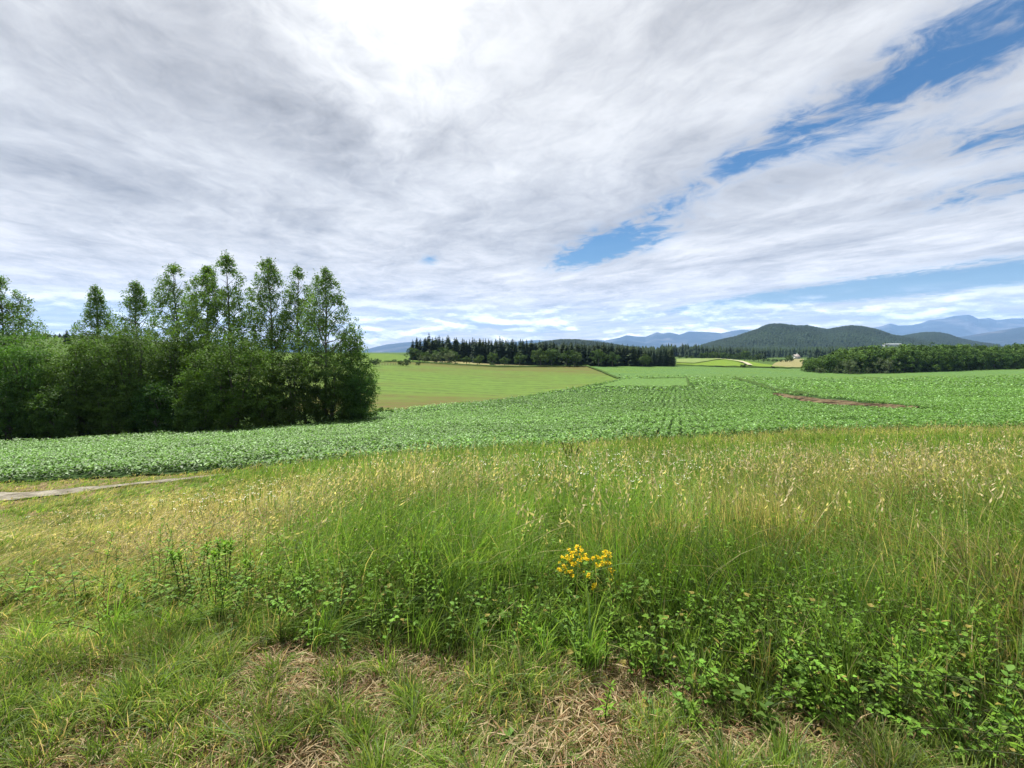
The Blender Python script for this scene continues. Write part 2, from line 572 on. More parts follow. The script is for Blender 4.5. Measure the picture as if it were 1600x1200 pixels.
M_field_far = surf_mat('field_far', field_far, bump=0.3)
M_field_pale = surf_mat('field_young_crop', field_pale, bump=0.15)
M_field_hill = surf_mat('field_hill_grass', field_plain((0.06, 0.105, 0.020), (0.095, 0.145, 0.032)), bump=0.2)
M_field_yellow = surf_mat('field_yellow_green', field_plain((0.085, 0.14, 0.018), (0.12, 0.18, 0.028)), bump=0.2)
M_field_dry = surf_mat('field_dry_grass', field_plain((0.13, 0.135, 0.055), (0.21, 0.185, 0.09)), bump=0.2)
M_field_mown = surf_mat('field_mown', field_plain((0.10, 0.15, 0.045), (0.16, 0.20, 0.07)), bump=0.2)
M_track_far = surf_mat('dirt_track', field_plain((0.28, 0.26, 0.18), (0.36, 0.33, 0.24), 0.6), bump=0.05)
M_verge = surf_mat('field_verge', field_plain((0.030, 0.055, 0.015), (0.06, 0.10, 0.025), 1.2), bump=0.3)


def row_patch(g, p):
    r = rows(g, p, 0.12, 1.5)
    n2 = g.noise(p, 0.9, 6, 0.7)
    c = g.mix(g.mr(r, 0.15, 0.6), (0.045, 0.080, 0.022), (0.105, 0.185, 0.050))
    return g.mix(g.mr(n2, 0.3, 0.7, 0, 0.4), c, (0.06, 0.13, 0.035)), n2


M_rowpatch = surf_mat('field_row_patch', row_patch, bump=0.2)
M_soilbank = surf_mat('soil_bank', lambda g, p: (
    g.mix(g.mr(g.noise(p, 0.55, 7, 0.75), 0.40, 0.58), (0.022, 0.014, 0.008), (0.14, 0.108, 0.062)),
    g.noise(p, 1.2, 6, 0.7)), bump=0.4)
M_hill = surf_mat('hill_forest_floor', field_plain((0.018, 0.036, 0.014), (0.035, 0.06, 0.020), 0.02), bump=3.0)
M_mount = surf_mat('mountain_forest_rock', lambda g, p: (
    g.mix(g.mr(g.noise(p, 0.0011, 8, 0.6), 0.50, 0.68), (0.012, 0.02, 0.016), (0.09, 0.09, 0.09)),
    g.noise(p, 0.002, 8, 0.6)), bump=150.0)

# ------------------------------------------------------------------ ground sheet
def build_ground():
    R = np.concatenate([[0.0], np.exp(np.linspace(math.log(0.35), math.log(21500), 330))])
    front = np.linspace(-1.0, 1.0, 361)
    back = np.linspace(1.0, 2 * math.pi - 1.0, 62)[1:-1]
    A = np.concatenate([front, back])
    nr, na = len(R), len(A)
    rr, aa = np.meshgrid(R[1:], A, indexing='ij')
    X, Y = rr * np.sin(aa), rr * np.cos(aa)
    Z = ground(X, Y)
    V = np.concatenate([[[0, 0, float(ground(0, 0))]], np.stack([X, Y, Z], -1).reshape(-1, 3)])
    i, j = np.meshgrid(np.arange(nr - 2), np.arange(na), indexing='ij')
    j2 = (j + 1) % na
    q = np.stack([1 + i * na + j, 1 + i * na + j2, 1 + (i + 1) * na + j2, 1 + (i + 1) * na + j], -1).reshape(-1, 4)[:, ::-1]
    k = np.arange(na)
    t = np.stack([np.zeros(na, int), 1 + (k + 1) % na, 1 + k], -1)[:, ::-1]
    me = mesh_np('ground', V, [q, t], M_ground, smooth=True)
    tag(obj('ground', me), kind='structure')


build_ground()


def sheet(name, poly, mat, lift=1.0, raw=False, step=0.010, kind='structure', bump=None):
    """a field draped over the ground; poly holds photo pixels (or ground X, Y when raw)"""
    P = [(p if raw else hit(*p)) for p in poly]
    P = [(x / y, math.log(y)) for x, y in P]
    dens = []
    n = len(P)
    for i in range(n):
        a, b = P[i], P[(i + 1) % n]
        L = math.hypot(a[0] - b[0], a[1] - b[1])
        k = max(1, int(L / (step * 2)))
        for q in range(k):
            dens.append((a[0] + (b[0] - a[0]) * q / k, a[1] + (b[1] - a[1]) * q / k))
    D = np.array(dens)
    lo, hi = D.min(0), D.max(0)
    s2 = max(step, (hi - lo).max() / 260)
    gx, gy = np.meshgrid(np.arange(lo[0], hi[0], s2), np.arange(lo[1], hi[1], s2))
    pts = np.stack([gx.ravel(), gy.ravel()], -1)
    inside = np.zeros(len(pts), bool)
    x0, y0 = D[:, 0], D[:, 1]
    x1, y1 = np.roll(x0, -1), np.roll(y0, -1)
    for a0, b0, a1, b1 in zip(x0, y0, x1, y1):
        if b0 == b1: continue
        cnd = ((b0 > pts[:, 1]) != (b1 > pts[:, 1])) & (pts[:, 0] < (a1 - a0) * (pts[:, 1] - b0) / (b1 - b0) + a0)
        inside ^= cnd
    pts = pts[inside]
    vs = [Vector(p) for p in D] + [Vector(p) for p in pts]
    r = delaunay_2d_cdt(vs, [], [list(range(len(D)))], 1, 1e-7)
    co = np.array([tuple(v) for v in r[0]])
    Y = np.exp(co[:, 1]); X = co[:, 0] * Y
    Z = ground(X, Y) + lift * (0.02 + Y * 0.0009)
    if bump is not None: Z = Z + bump(X, Y)
    fs = np.array([f for f in r[2] if len(f) == 3])
    V = np.stack([X, Y, Z], -1)
    a, b, c_ = V[fs[:, 0]], V[fs[:, 1]], V[fs[:, 2]]
    nz = np.cross(b - a, c_ - a)[:, 2]
    fs[nz < 0] = fs[nz < 0][:, ::-1]
    o = obj(name, mesh_np(name, V, [fs], mat, smooth=True))
    if kind: tag(o, kind=kind)
    return o


# near edge of the crop = far edge of the meadow
EDGE_PX = np.array([-300, -100, 0, 150, 300, 500, 700, 850, 900, 1000, 1200, 1600, 1900.])
EDGE_Y = np.array([15.3, 15.6, 15.8, 15.6, 15.2, 14.8, 15.2, 16.0, 17.0, 18.5, 20.0, 21.5, 22.])


def edge_y(px):
    return np.interp(px, EDGE_PX, EDGE_Y)


near = [at(p, float(edge_y(p)))[:2] for p in range(-300, 1901, 100)]
CROP_FAR = [(1900, 569), (1600, 573.5), (1500, 577.5), (1400, 581), (1350, 581), (1250, 577.5), (1130, 575), (1055, 571.5), (1000, 572), (918, 573.5),
            (968, 594), (900, 607), (840, 617), (760, 628), (700, 633), (640, 640), (600, 646), (560, 652)]
far_pts = [hit(*p) for p in CROP_FAR] + [at(520, 51)[:2], at(400, 47)[:2], at(200, 43.5)[:2], at(0, 40.5)[:2], at(-300, 38)[:2]]
crop_poly = near + far_pts
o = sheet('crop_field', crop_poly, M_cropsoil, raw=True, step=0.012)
# the far part of the same field, seen as a smooth green sheet
sheet('field_beyond', [(1060, 598)] + [(1150, 601), (1230, 612), (1330, 622), (1450, 632), (1620, 640), (1880, 640)] + CROP_FAR[:11] + [(960, 598), (1000, 600)], M_field_far, lift=1.5)
sheet('row_crop_patch', [(935, 605), (968, 595.5), (1000, 593), (1073, 592.5), (1077, 606), (1000, 606)], M_rowpatch, lift=2.2)
sheet('young_crop_field', [(918, 573.5), (968, 594), (900, 607), (840, 617), (760, 628), (700, 633), (640, 640), (600, 646), (560, 650), (420, 640), (300, 600),
                           (300, 573), (450, 572), (560, 569), (590, 567.5), (640, 566), (700, 570), (780, 574.5), (860, 573.5)], M_field_pale, lift=1.2)
sheet('hill_meadow', [(590, 566.5), (640, 565.5), (700, 569.5), (780, 573.6), (860, 572.6), (918, 572.6), (918, 570.5), (760, 569.0), (690, 564), (640, 558), (590, 553.5), (450, 553), (300, 560), (300, 570)],
      M_field_hill, lift=1.4)
sheet('dry_grass_strip', [(655, 567.0), (700, 570), (780, 573.6), (860, 572.8), (918, 572.8), (918, 571.6), (860, 571.2), (790, 571.2), (730, 567.5), (690, 566.0)], M_field_dry, lift=2.4)
sheet('yellow_field', [(1057, 570.5), (1130, 574), (1240, 576.5), (1215, 572.5), (1190, 569.5), (1165, 565.5), (1135, 562.3), (1100, 562.3), (1057, 563)], M_field_yellow, lift=2.0)
sheet('mown_field', [(1057, 568.5), (1085, 569.5), (1105, 566.5), (1125, 563.4), (1135, 562.5), (1100, 562.5), (1057, 563)], M_field_mown, lift=3.4)


def strip(name, pts, halfw, mat, lift, kind='structure', bump=None, height=0.0):
    """a narrow band along ground points given as photo pixels, halfw in metres at each point"""
    P = np.array([p if len(p) == 2 and p[1] < 300 and False else hit(*p[:2]) for p in pts])
    t = np.linspace(0, 1, len(P))
    tt = np.linspace(0, 1, max(24, len(P) * 12))
    X, Y = np.interp(tt, t, P[:, 0]), np.interp(tt, t, P[:, 1])
    W = np.interp(tt, t, halfw if hasattr(halfw, '__len__') else [halfw] * len(P))
    d = np.stack([np.gradient(X), np.gradient(Y)], -1)
    d /= np.linalg.norm(d, axis=1)[:, None] + 1e-9
    nrm = np.stack([-d[:, 1], d[:, 0]], -1)
    K = 5
    us = np.linspace(-1, 1, K)
    VX = X[:, None] + nrm[:, 0:1] * W[:, None] * us[None] * (1 + 0.25 * (vnoise(X, Y, 2.5, 8)[:, None] - .5)) if not height else X[:, None] + nrm[:, 0:1] * W[:, None] * us[None] * (.5 + 1.0 * vnoise(X, Y, 1.3, 8)[:, None])
    VY = Y[:, None] + nrm[:, 1:2] * W[:, None] * us[None]
    VZ = ground(VX, VY) + lift * (0.02 + VY * 0.0009) + height * (1 - us[None] ** 2) * (0.5 + vnoise(VX, VY, 1.5, 4))
    V = np.stack([VX, VY, VZ], -1).reshape(-1, 3)
    i, j = np.meshgrid(np.arange(len(tt) - 1), np.arange(K - 1), indexing='ij')
    q = np.stack([i * K + j, (i + 1) * K + j, (i + 1) * K + j + 1, i * K + j + 1], -1).reshape(-1, 4)
    return tag(obj(name, mesh_np(name, V, [q], mat, smooth=True)), kind=kind)


strip('path', [(1118, 563.2), (1138, 564.6), (1155, 566.8), (1165, 569.5), (1172, 573.2)], [2.0, 2.2, 2.0, 1.6, 1.4], M_track_far, 4.5)
strip('verge', [(918, 573.8), (940, 582), (968, 594)], [0.6, 0.5, 0.4], M_verge, 3.0, height=0.45)
strip('verge', [(1000, 593.2), (1073, 592.6), (1075, 599), (1077, 606)], [0.35, 0.35, 0.3, 0.3], M_verge, 3.4, height=0.15)
strip('verge', [(975, 606), (1020, 606.4), (1077, 606.4)], 0.2, M_verge, 3.4, height=0.12)
strip('verge', [(1150, 593), (1180, 602), (1215, 613), (1262, 619)], [0.5, 0.3, 0.25, 0.25], M_verge, 3.4, height=0.45)
strip('verge', [(600, 566.8), (650, 568.2), (700, 571), (780, 574.8), (860, 574.2), (918, 573.6)], [0.5, .6, .7, .9, .8, .6], M_verge, 3.0, height=0.45)
strip('verge', [(1000, 573), (1130, 574.6), (1250, 577.3)], 0.8, M_verge, 3.0, height=0.45)
strip('verge', [(1345, 590.5), (1400, 595), (1470, 599.5), (1560, 601)], 0.25, M_verge, 3.0, height=0.12)
tag(strip('soil_bank', [(1212, 617.5), (1250, 623), (1300, 629), (1350, 634), (1400, 638.5), (1435, 641)], [0.7, 1.5, 1.9, 2.0, 1.3, 0.3], M_soilbank, 1.6, kind=None, height=0.22),
    'bank of bare red brown soil with tan crumbs lying across the crop field', 'soil bank')
trk = [at(p, y)[:2] for p, y in ((-420, 12.1), (-200, 12.25), (0, 12.45), (60, 12.7), (100, 12.95), (150, 13.2), (200, 13.5), (250, 13.65), (300, 13.95), (380, 14.3))]
trk2 = [at(p, y)[:2] for p, y in ((380, 14.4), (300, 14.3), (250, 14.25), (200, 14.05), (150, 14.0), (100, 13.8), (50, 13.75), (0, 13.6), (-200, 13.5), (-420, 13.4))]
sheet('gravel_track', trk + trk2, M_track, raw=True, step=0.008)
TRACK = np.array(trk + trk2)


def in_poly(x, y, P):
    ins = np.zeros(len(x), bool)
    for (a0, b0), (a1, b1) in zip(P, np.roll(P, -1, axis=0)):
        if b0 == b1: continue
        ins ^= ((b0 > y) != (b1 > y)) & (x < (a1 - a0) * (y - b0) / (b1 - b0) + a0)
    return ins


# ------------------------------------------------------------------ hills and mountains
def ridge(name, prof, D, depth, base_py, mat, rough=0.0, rscale=100.0, seed=0, na=260, nr=46):
    """a range whose crest follows prof (photo pixels) D metres away, with slopes in front and behind"""
    px = np.array([p[0] for p in prof], float); py = np.array([p[1] for p in prof], float)
    cols = np.linspace(px[0], px[-1], na)
    cy = np.interp(cols, px, py)
    u = np.linspace(-1, 1, nr)
    V = np.zeros((na, nr, 3))
    for i, (c_, p_) in enumerate(zip(cols, cy)):
        d = ray(c_, p_)
        crest = EYE + d[2] / d[1] * D
        b = EYE + ray(c_, base_py)[2] / d[1] * D
        t = (c_ - 800) / F
        for j, uu in enumerate(u):
            Yj = D + uu * depth
            k = (1 - abs(uu) ** 1.25)
            V[i, j] = (t * Yj, Yj, b - 10 + (crest - b + 10) * max(k, 0))
    amp = (V[:, :, 2] - V[:, :, 2].min()) / (np.ptp(V[:, :, 2]) + 1)
    off = np.abs(u)[None, :] ** 0.5
    V[:, :, 2] += (fbm(V[:, :, 0], V[:, :, 1], rscale, seed, 5) - 0.5) * 2 * rough * (0.12 + off) * np.clip(amp * 2, 0, 1)
    i, j = np.meshgrid(np.arange(na - 1), np.arange(nr - 1), indexing='ij')
    q = np.stack([i * nr + j, (i + 1) * nr + j, (i + 1) * nr + j + 1, i * nr + j + 1], -1).reshape(-1, 4)
    tag(obj(name, mesh_np(name, V.reshape(-1, 3), [q], mat, smooth=True)), kind='structure')
    return V


HP = [(1000, 549), (1045, 546), (1075, 543.5), (1090, 541), (1120, 531.5), (1150, 524), (1180, 514), (1192, 508), (1203, 505), (1215, 505), (1232, 507), (1245, 509), (1258, 508.5),
      (1275, 512), (1290, 515), (1305, 512.5), (1325, 509.5), (1345, 511), (1370, 516), (1392, 524), (1420, 528), (1460, 535), (1500, 543)]
hill_V = ridge('wooded_hill', [(a_, b_ + 3.2) for a_, b_ in HP], 2400, 1100, 562, M_hill, 34, 420, 3)
hill2_V = ridge('low_wooded_hill', [(1370, 538), (1395, 529), (1420, 524.5), (1440, 521.5), (1462, 521), (1480, 524), (1500, 531), (1530, 537), (1560, 541)], 3000, 800, 560, M_hill, 16, 300, 8, 120)
hill3_V = ridge('left_wooded_hill', [(800, 549), (850, 538), (875, 534.5), (900, 534.5), (935, 538), (960, 542), (1000, 549)], 1900, 600, 560, M_hill, 12, 260, 12, 100)
ridge('blue_mountains', [(780, 536), (810, 533), (835, 530), (858, 528.5), (880, 531), (905, 531), (930, 528.5), (945, 529), (965, 525), (978, 521), (990, 523), (1008, 524.5), (1025, 518.8), (1035, 521), (1045, 520),
                         (1060, 523), (1075, 518), (1095, 519), (1110, 520), (1125, 521), (1140, 517), (1158, 514.5), (1180, 516), (1220, 520), (1280, 524)], 16000, 5000, 556, M_mount, 420, 2600, 21, 420, 60)
ridge('blue_mountains', [(1240, 520), (1300, 519), (1330, 514), (1350, 512), (1372, 509), (1387, 504.5), (1400, 508), (1420, 507), (1437, 503), (1447, 499), (1470, 496), (1482, 493), (1508, 491), (1516, 494), (1524, 498),
                         (1540, 496.5), (1552, 500), (1575, 497), (1600, 497), (1640, 494), (1720, 500)], 16500, 4800, 556, M_mount, 420, 2600, 33, 420, 60)
ridge('blue_mountains', [(1480, 530), (1510, 526), (1545, 520), (1570, 516), (1600, 512), (1640, 509), (1720, 514)], 9500, 3000, 556, M_mount, 160, 1500, 44, 160, 40)
ridge('blue_mountains', [(380, 552), (420, 540), (450, 534), (480, 533), (510, 541), (540, 550), (560, 551), (575, 546), (590, 541), (605, 538), (625, 535.5), (645, 534), (680, 533), (720, 536), (780, 545)],
      14000, 4500, 562, M_mount, 250, 2200, 55, 300, 50)


# ------------------------------------------------------------------ leaf shapes
def leaf_quads(soup, pos, size, col, up_bias=0.3, out=None, aspect=0.62, droop=0.0):
    """rhombic leaves of a given size at pos"""
    n = len(pos)
    nrm = rng.normal(size=(n, 3))
    nrm[:, 2] += up_bias * 2
    if out is not None: nrm += out * 1.2
    nrm = unit(nrm)
    a = unit(np.cross(nrm, rand_dirs(n)))
    b = np.cross(nrm, a)
    s = (np.asarray(size) * np.ones(n))[:, None]
    V = np.stack([pos - a * s * .5, pos + b * s * .5 * aspect + nrm * s * .06, pos + a * s * .5, pos - b * s * .5 * aspect + nrm * s * .06], 1)
    soup.add(V, [(0, 1, 2, 3)], col)


def leaf_col(n, base, var=0.25, yellow=0.15):
    base = np.array(base)
    k = 1 + rng.normal(size=(n, 1)) * var
    y = rng.random((n, 1)) * yellow
    c = base[None] * np.clip(k, .45, 1.8)
    c = c + np.array([[.05, .055, -.01]]) * y * (c[:, 1:2] / .1)
    return np.clip(c, 0.005, .9)


def limb(p0, d0, L, n=7, wander=0.15, lift=0.0):
    pts = [np.array(p0, float)]
    d = np.array(d0, float)
    for i in range(n):
        d = d + rng.normal(size=3) * wander + np.array([0, 0, lift])
        d /= np.linalg.norm(d)
        pts.append(pts[-1] + d * L / n)
    return np.array(pts)


BARKC = (0.11, 0.10, 0.085)


def make_poplar(name, loc, H, W, seed, lo=0.25, base=(0.095, 0.170, 0.045), dens=1.0, leaf=0.17, tops=1):
    """tall airy poplar: straight trunk, rising limbs, leaves in loose clumps"""
    global rng
    rng = np.random.default_rng(seed)
    W = W * rng.uniform(1.28, 1.48)
    pw = rng.uniform(.68, .86)
    root = empty(name, loc)
    tr, cr = Soup(), Soup()
    heads = [(0, 0, 1.0)] if tops == 1 else [(-W * .135, 0.3, 0.94), (W * .06, 0, 1.0)]
    for hx, hy, hs in heads:
        Hh = H * hs
        P = np.array([[hx * min(1, t * 2.0), hy * t, Hh * t] for t in np.linspace(0, 1, 12)])
        P[1:, :2] += np.cumsum(rng.normal(size=(11, 2)) * 0.07, axis=0)
        add_tube(tr, P, np.linspace(0.16, 0.02, 12) * (H / 17), BARKC, 7)
        nb = int(60 * (0.8 if tops > 1 else 1))
        for k in range(nb):
            t = lo + (0.985 - lo) * ((k + rng.random()) / nb)
            p0 = np.array([np.interp(t, np.linspace(0, 1, 12), P[:, q]) for q in range(3)])
            az = k * 2.399 + rng.normal() * .4
            u = (t - lo) / (1 - lo)
            prof = (0.62 + 0.42 * math.sin(min(u * 2.6, 1.57))) * (1 - u) ** pw + 0.04
            L = W * .5 * prof * rng.uniform(.45, 1.12) / (0.9 if tops == 1 else 1.25)
            el = rng.uniform(.45, 1.05)
            d = np.array([math.cos(az) * math.cos(el), math.sin(az) * math.cos(el), math.sin(el)])
            L = L * (.95 if u < .8 else .6)
            B = limb(p0, d, L, 6, .13, .04)
            add_tube(tr, B, np.linspace(.05, .008, 7) * (L / 3 + .3), BARKC, 4)
        # loose leaf clusters through the whole crown, open enough for the sky to show
        nc = int(34 * Hh * (1 - lo) * W * .5 * (.85 if tops > 1 else 1) * dens)
        u = rng.beta(1.0, 1.35, nc)
        a = rng.random(nc) * 6.283
        lump = .80 + .34 * vnoise(a * 1.3 + seed, u * 9.0, 1.0, seed) + .10 * np.sin(a * 3 + u * 17 + seed)
        env = W * .5 * ((.70 + .30 * np.clip(u / .22, 0, 1)) * (1 - u) ** pw + .035) * lump
        rr = env * rng.random(nc) ** .42
        zc = Hh * (lo + (1 - lo) * u)
        tt = lo + (1 - lo) * u
        axis = np.stack([np.interp(tt, np.linspace(0, 1, 12), P[:, q]) for q in range(3)], -1)
        cpts = axis + np.stack([np.cos(a) * rr, np.sin(a) * rr, rr * .25 + rng.normal(size=nc) * .15], -1)
        hole_ = fbm(cpts[:, 0] + cpts[:, 1] * .6, cpts[:, 2], .9, seed + 3, 2)
        cpts = cpts[hole_ > .36]
        mm = 13
        pos = (cpts[:, None] + rng.normal(size=(len(cpts), mm, 3)) * (rng.uniform(.08, .21, len(cpts))[:, None, None])).reshape(-1, 3)
        tint = np.repeat(leaf_col(len(cpts), base, .24, .25), mm, 0)
        leaf_quads(cr, pos, rng.uniform(.6, 1.25, len(pos)) * leaf, np.clip(tint * (1 + rng.normal(size=(len(pos), 1)) * .15), .01, 1), .2)
    obj('trunk', tr.mesh('trunk', BARK, True), root)
    obj('crown', cr.mesh('crown', LEAF), root)
    return root


def make_bush(name, loc, W, D, H, seed, base=(0.045, 0.085, 0.022), clumps=260, per=46, leaf=0.17, mat=None, skirt=True, yaw=0, mesh_only=False, lobes=5):
    """broad leafy tree or shrub: several domed lobes made of leaf clumps over forked stems"""
    global rng
    rng = np.random.default_rng(seed)
    tr, cr = Soup(), Soup()
    LB = []
    for k in range(lobes):
        a = k / lobes * 2 * math.pi + rng.random()
        rr = rng.uniform(.15, .55) if k else 0.0
        hh = rng.uniform(.72, .98) if k else 1.0
        LB.append((math.cos(a) * rr * W * .5, math.sin(a) * rr * D * .5, hh, rng.uniform(.50, .70) if k else .70))
    for k in range(lobes * 2):
        lb = LB[k % lobes]
        tip = np.array([lb[0] + rng.normal() * W * .08, lb[1] + rng.normal() * D * .08, H * lb[2] * .8])
        p0 = np.array([rng.normal() * .12 * W * .3, rng.normal() * .1 * D * .3, -.2])
        P = np.array([p0 + (tip - p0) * t + np.array([0, 0, math.sin(t * 3.14) * H * .05]) for t in np.linspace(0, 1, 7)])
        P[1:-1] += rng.normal(size=(5, 3)) * .12
        add_tube(tr, P, np.linspace(.11, .02, 7) * H / 7, BARKC, 5)
    z0 = 0.02 if skirt else .22
    for k in range(clumps):
        lx, ly, hh, rw = LB[rng.integers(lobes)]
        d = rand_dirs(1)[0]
        rad = rng.uniform(.80, 1.04) if rng.random() < .8 else rng.uniform(.3, .8)
        top = H * hh
        cz = top * (.52 if skirt else .60)
        p = np.array([lx + d[0] * rw * W * .5 * rad, ly + d[1] * rw * D * .5 * rad, cz + d[2] * (top - cz) * rad])
        if d[2] < 0: p[2] = cz + d[2] * (cz - z0 * H) * rad
        cr_r = rng.uniform(.22, .75) * (H / 7) ** .5
        m = int(per * rng.uniform(.6, 1.4))
        pos = p + rand_dirs(m) * cr_r * rng.random((m, 1)) ** .4 * np.array([1.15, 1.15, .75])
        out = np.repeat(unit(d[None] + np.array([[0, 0, .5]])), m, 0)
        tint = leaf_col(1, base, .20, .2)
        col = np.clip(tint * (1 + rng.normal(size=(m, 1)) * .15), .008, 1)
        leaf_quads(cr, pos, rng.uniform(.7, 1.3, m) * leaf, col, .2, out)
    root = empty(name, loc)
    root.rotation_euler.z = yaw
    obj('trunk', tr.mesh('trunk', BARK, True), root)
    obj('crown', cr.mesh('crown', mat or LEAF), root)
    return root


# ------------------------------------------------------------------ the grove on the left
POP = [  # px, Y, top py, width m, seed, tops, label
    (8, 52, 436, 8.5, 11, 1, 'broad airy poplar cut by the left edge of the photo'),
    (155, 60, 447, 6.0, 12, 1, 'small slim pointed poplar, leftmost of the row rising from the grove'),
    (212, 58, 440, 6.2, 13, 1, 'slim poplar with bright green crown, second of the row from the left'),
    (278, 56, 413, 6.8, 14, 1, 'cone shaped poplar just left of the tallest twin topped one'),
    (348, 53, 400, 8.2, 15, 2, 'tallest poplar of the grove with a double top'),
    (424, 54, 405, 6.6, 16, 1, 'slender poplar with bare lower trunk right of the twin topped poplar'),
    (474, 55, 419, 5.4, 17, 1, 'narrow poplar leaning close against its taller right neighbour'),
    (505, 52, 420, 7.4, 18, 1, 'wide airy poplar with a pale straight trunk near the right end of the grove'),
    (546, 54, 506, 5.4, 19, 1, 'short poplar at the right end of the grove'),
]
for px, Y, top, W, seed, tops, lab in POP:
    x, y, z = at(px, Y)
    d = ray(px, top)
    H = EYE + d[2] / d[1] * Y - z
    t = make_poplar('poplar_tree', (x, y, z - .15), H + .15, W, seed, lo=.28 if px < 540 else .12, tops=tops)
    tag(t, lab, 'tree', 'poplars rising from the grove')

BUSH = [  # px, Y, top py, W, D, seed, colour, label
    (-60, 47, 505, 11, 7, 31, (0.055, 0.105, 0.022), 'large bright green leafy tree at the left edge in front of the cut off poplar'),
    (35, 46, 528, 9, 7, 32, (0.050, 0.095, 0.022), 'broad leafy tree near the left edge of the grove front'),
    (125, 47, 533, 9, 7, 33, (0.040, 0.080, 0.020), 'rounded leafy tree below the gap between the poplars'),
    (205, 49, 522, 9, 7, 34, (0.036, 0.072, 0.020), 'dark leafy tree under the slim bright poplar'),
    (275, 50, 530, 8.5, 6, 35, (0.036, 0.070, 0.020), 'dark leafy tree left of the big domed willow'),
    (362, 47, 529, 11, 8, 36, (0.046, 0.084, 0.020), 'big domed willow with fine olive foliage in the middle of the grove front'),
    (455, 50, 562, 8.0, 6, 37, (0.034, 0.068, 0.018), 'low dark leafy bush right of the big domed willow'),
    (515, 51, 578, 7.5, 6, 38, (0.034, 0.072, 0.020), 'dark bush at the foot of the pale trunked poplar'),
    (556, 52, 560, 5.6, 5.5, 39, (0.038, 0.078, 0.022), 'leafy tree ending the grove on the right above the pale field'),
    (165, 46, 590, 7, 4, 40, (0.045, 0.085, 0.022), 'low bush with light leaves in front of the dark grove'),
    (75, 44, 610, 6, 4, 41, (0.034, 0.068, 0.018), 'low dark shrub at the foot of the grove near the left edge'),
    (415, 48, 615, 6, 4, 42, (0.036, 0.070, 0.018), 'low shrub at the foot of the grove right of the domed willow'),
    (240, 47, 605, 6.5, 4, 43, (0.034, 0.068, 0.018), 'low dark shrub left of the domed willow foot'),
    (310, 46, 610, 6, 4, 44, (0.034, 0.068, 0.018), 'low dark shrub under the left side of the domed willow'),
    (5, 44, 600, 6, 4, 45, (0.036, 0.072, 0.020), 'low shrub at the very left foot of the grove'),
]
for px, Y, top, W, D, seed, colr, lab in BUSH:
    x, y, z = at(px, Y)
    d = ray(px, top)
    H = EYE + d[2] / d[1] * Y - z
    big = W * H / 60
    H *= 1.10 if H > 5 else 1.15
    hk = random.Random(seed).uniform(.8, 1.3)
    colr = (colr[0] * 1.4 * hk, colr[1] * 1.45, colr[2] * 1.15)
    t = make_bush('leafy_tree' if H > 5 else 'leafy_shrub', (x, y, z - .1), W, D, H + .1, seed, colr, clumps=int(430 * big + 90), per=50, leaf=.16, lobes=6 if W > 8 else 4)
    tag(t, lab, 'tree' if H > 5 else 'shrub', 'leafy trees and shrubs of the grove')
# low green scrub at the grove foot on the right
for px, Y, W, H, seed, lab in ((572, 58, 3.6, 1.5, 51, 'low green shrub at the right foot of the grove'), (598, 63, 3.4, 1.0, 52, 'small low shrub trailing right from the grove onto the field'),
                               (545, 53, 3.5, 1.6, 53, 'low shrub under the last tree of the grove')):
    x, y, z = at(px, Y)
    tag(make_bush('leafy_shrub', (x, y, z - .1), W, 2.2, H, seed, (0.05, 0.11, 0.025), clumps=60, per=40, leaf=.15, lobes=3), lab, 'shrub', 'leafy trees and shrubs of the grove')

# ------------------------------------------------------------------ distant trees: variants reused
def spruce_mesh(seed, H=1.0, R=0.2, base=(0.022, 0.042, 0.020), whorls=20):
    global rng
    rng = np.random.default_rng(seed)
    cr = Soup()
    for w in range(whorls):
        u = w / (whorls - 1)
        z = H * (.10 + .88 * u)
        r = R * (1 - u) ** .55 * rng.uniform(.75, 1.15) + .026
        nb = int(11 - 5 * u)
        for k in range(nb):
            a = (k + rng.random() * .7) / nb * 6.283 + w
            L = r * rng.uniform(.7, 1.2)
            dx, dy = math.cos(a), math.sin(a)
            wd = L * .34 + .008
            p0 = np.array([0, 0, z]); p1 = np.array([dx * L * .6, dy * L * .6, z - L * .22]); p2 = np.array([dx * L, dy * L, z - L * rng.uniform(.3, .6)])
            s_ = np.array([-dy, dx, 0]) * wd
            V = np.array([[p0, p1 + s_ - [0, 0, wd * .6], p2, p1 - s_ - [0, 0, wd * .6]]])
            cr.add(V, [(0, 1, 2), (0, 2, 3)], leaf_col(1, base, .25, .1))
    add_tube(cr, [(0, 0, H * .9), (0, 0, H)], [.014, .006], base, 4)
    tr = Soup()
    add_tube(tr, [(0, 0, 0), (0, 0, H * .5), (0, 0, H * .95)], [.017, .010, .003], (0.07, .055, .045), 5)
    return tr.mesh('trunk', BARK), cr.mesh('crown', FAR)


